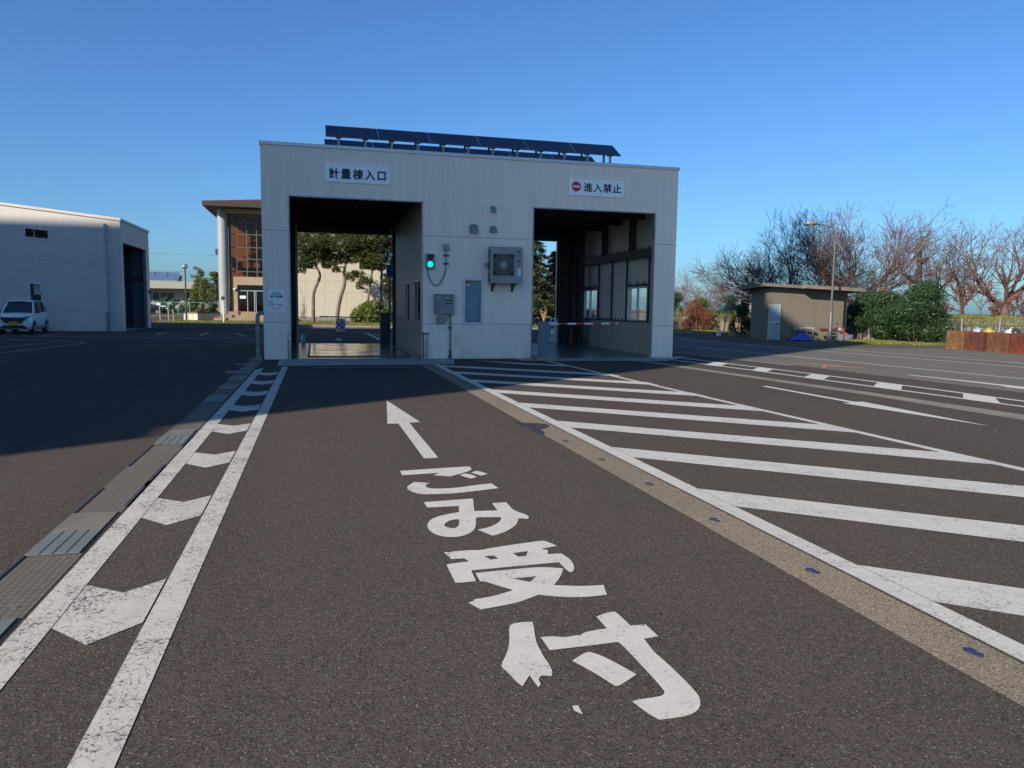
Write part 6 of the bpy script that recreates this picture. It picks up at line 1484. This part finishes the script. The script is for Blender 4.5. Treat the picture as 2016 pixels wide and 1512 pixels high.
for i_, (x, y, sx, h, lb) in enumerate(((-28, 121, 5, 2.6, 'leftmost hedge shrub behind the green fence'), (-24.3, 121, 4.5, 2.4, 'hedge shrub behind the green fence above the black car'), (-20.6, 121, 4.5, 2.6, 'hedge shrub behind the green fence right of the globe lamp'), (-17, 120.5, 4, 2.8, 'rightmost hedge shrub behind the green fence'))):
    shrub('shrub', lb, 'bush', (x, y), (sx, 2, h), 3600, SHRUB, .13, 'hedge shrubs behind the green fence', lumps=22, low=.05)
shrub('shrub', 'small dark conical evergreen beside the tiled planter', 'bush', (-9.7, 79.6), (1.5, 1.3, 1.7), 3600, SHRUB, .06, None, lumps=16)
shrub('shrub', 'low reddish plant growing on the tiled planter', 'bush', (-10.5, 77.6), (1.6, 1.2, .5), 1200, REDLEAF, .05, None, lumps=10, base=.7)

# grass
def grass(name, polys, n, h, z=0.0):
    q = MB()
    for (x0, x1, y0, y1, k) in polys:
        for _ in range(k):
            x = rng.uniform(x0, x1); y = rng.uniform(y0, y1); a = rng.uniform(0, 3.14); w_ = rng.uniform(.02, .05); hh = h * rng.uniform(.4, 1.1); dx = math.cos(a) * w_; dy = math.sin(a) * w_; l_ = rng.uniform(-.06, .06)
            zb = z(x) if callable(z) else z
            q.add([(x - dx, y - dy, zb), (x + dx, y + dy, zb), (x + l_, y + l_, zb + hh)], [(0, 1, 2)])
    return tag(q.build(name, GRASSM, recalc=False), kind='stuff')
sheet('verge', [[(-12.3, 62.6), (-9, 62.4), (-4, 61.2), (4, 57.0), (14, 54.6), (19, 54.0), (24.6, 49.9), (26.2, 46.2), (29, 45.5), (33, 60), (14, 66), (8, 76), (-5, 76), (-8, 72), (-11, 74)]], .02, GRASSG)
sheet('path', [[(-1.9, 55.5), (2, 54), (6.5, 53.3), (14, 52.3), (24.0, 48.6), (24.5, 49.8), (19, 53.9), (14, 54.5), (4, 56.8), (-4, 61.1), (-4.2, 60.8)]], .004, asphalt('pale_path', (.2, .18, .15), (.3, .28, .24), (.17, .15, .12), .5))
kb = MB()
kp = [(-12.2, 62.5), (-9, 62.3), (-4, 61.1), (4, 56.9), (14, 54.5), (19, 53.9), (24.4, 49.8), (25.9, 46.0)]
for a, b in zip(kp[:-1], kp[1:]):
    A = Vector(a); B = Vector(b); d = (B - A).normalized(); n_ = Vector((-d.y, d.x)) * .07
    kb.prism([tuple(A - n_), tuple(B - n_), tuple(B + n_), tuple(A + n_)], 'Z', -.01, .1)
tag(kb.build('kerb', CONC), kind='structure')
sheet('grass_strip', [[(26.6, 31.6), (31.5, 30.8), (31.5, 45), (29.5, 45), (29.5, 36.3), (27.2, 36.2)], ], .002, GRASSG)
grass('grass', [(-12, -5, 63, 75, 5200), (-5, 8, 60, 72, 9000), (8, 14, 57, 70, 2500), (14, 22, 55.5, 64, 6500), (22, 30, 50.5, 56, 7000), (25.5, 29, 46.2, 50.5, 3000), (28.4, 31.4, 31.0, 36.5, 6500), (27, 29.5, 32, 35.3, 2000)], 0, .1)
grass('grass', [(32.3, 36, 22, 48, 26000)], 0, .22, lambda x: 1.0 + .33 * min(1, (x - 32.2)))
rng.seed(77)
q = MB()
for _ in range(46):
    x = rng.choice([rng.uniform(-1.85, -1.5), rng.uniform(3.1, 3.2), rng.uniform(20.5, 26), rng.uniform(-3, 10)]); y = rng.uniform(2.5, 22) if x < 12 else rng.uniform(29.3, 31)
    leaf(q, Vector((x, y, .012)), rng.uniform(.008, .02), Vector((0, 0, 2)), .6)
tag(q.build('fallen_leaves', DRYLEAF, recalc=False), kind='stuff')
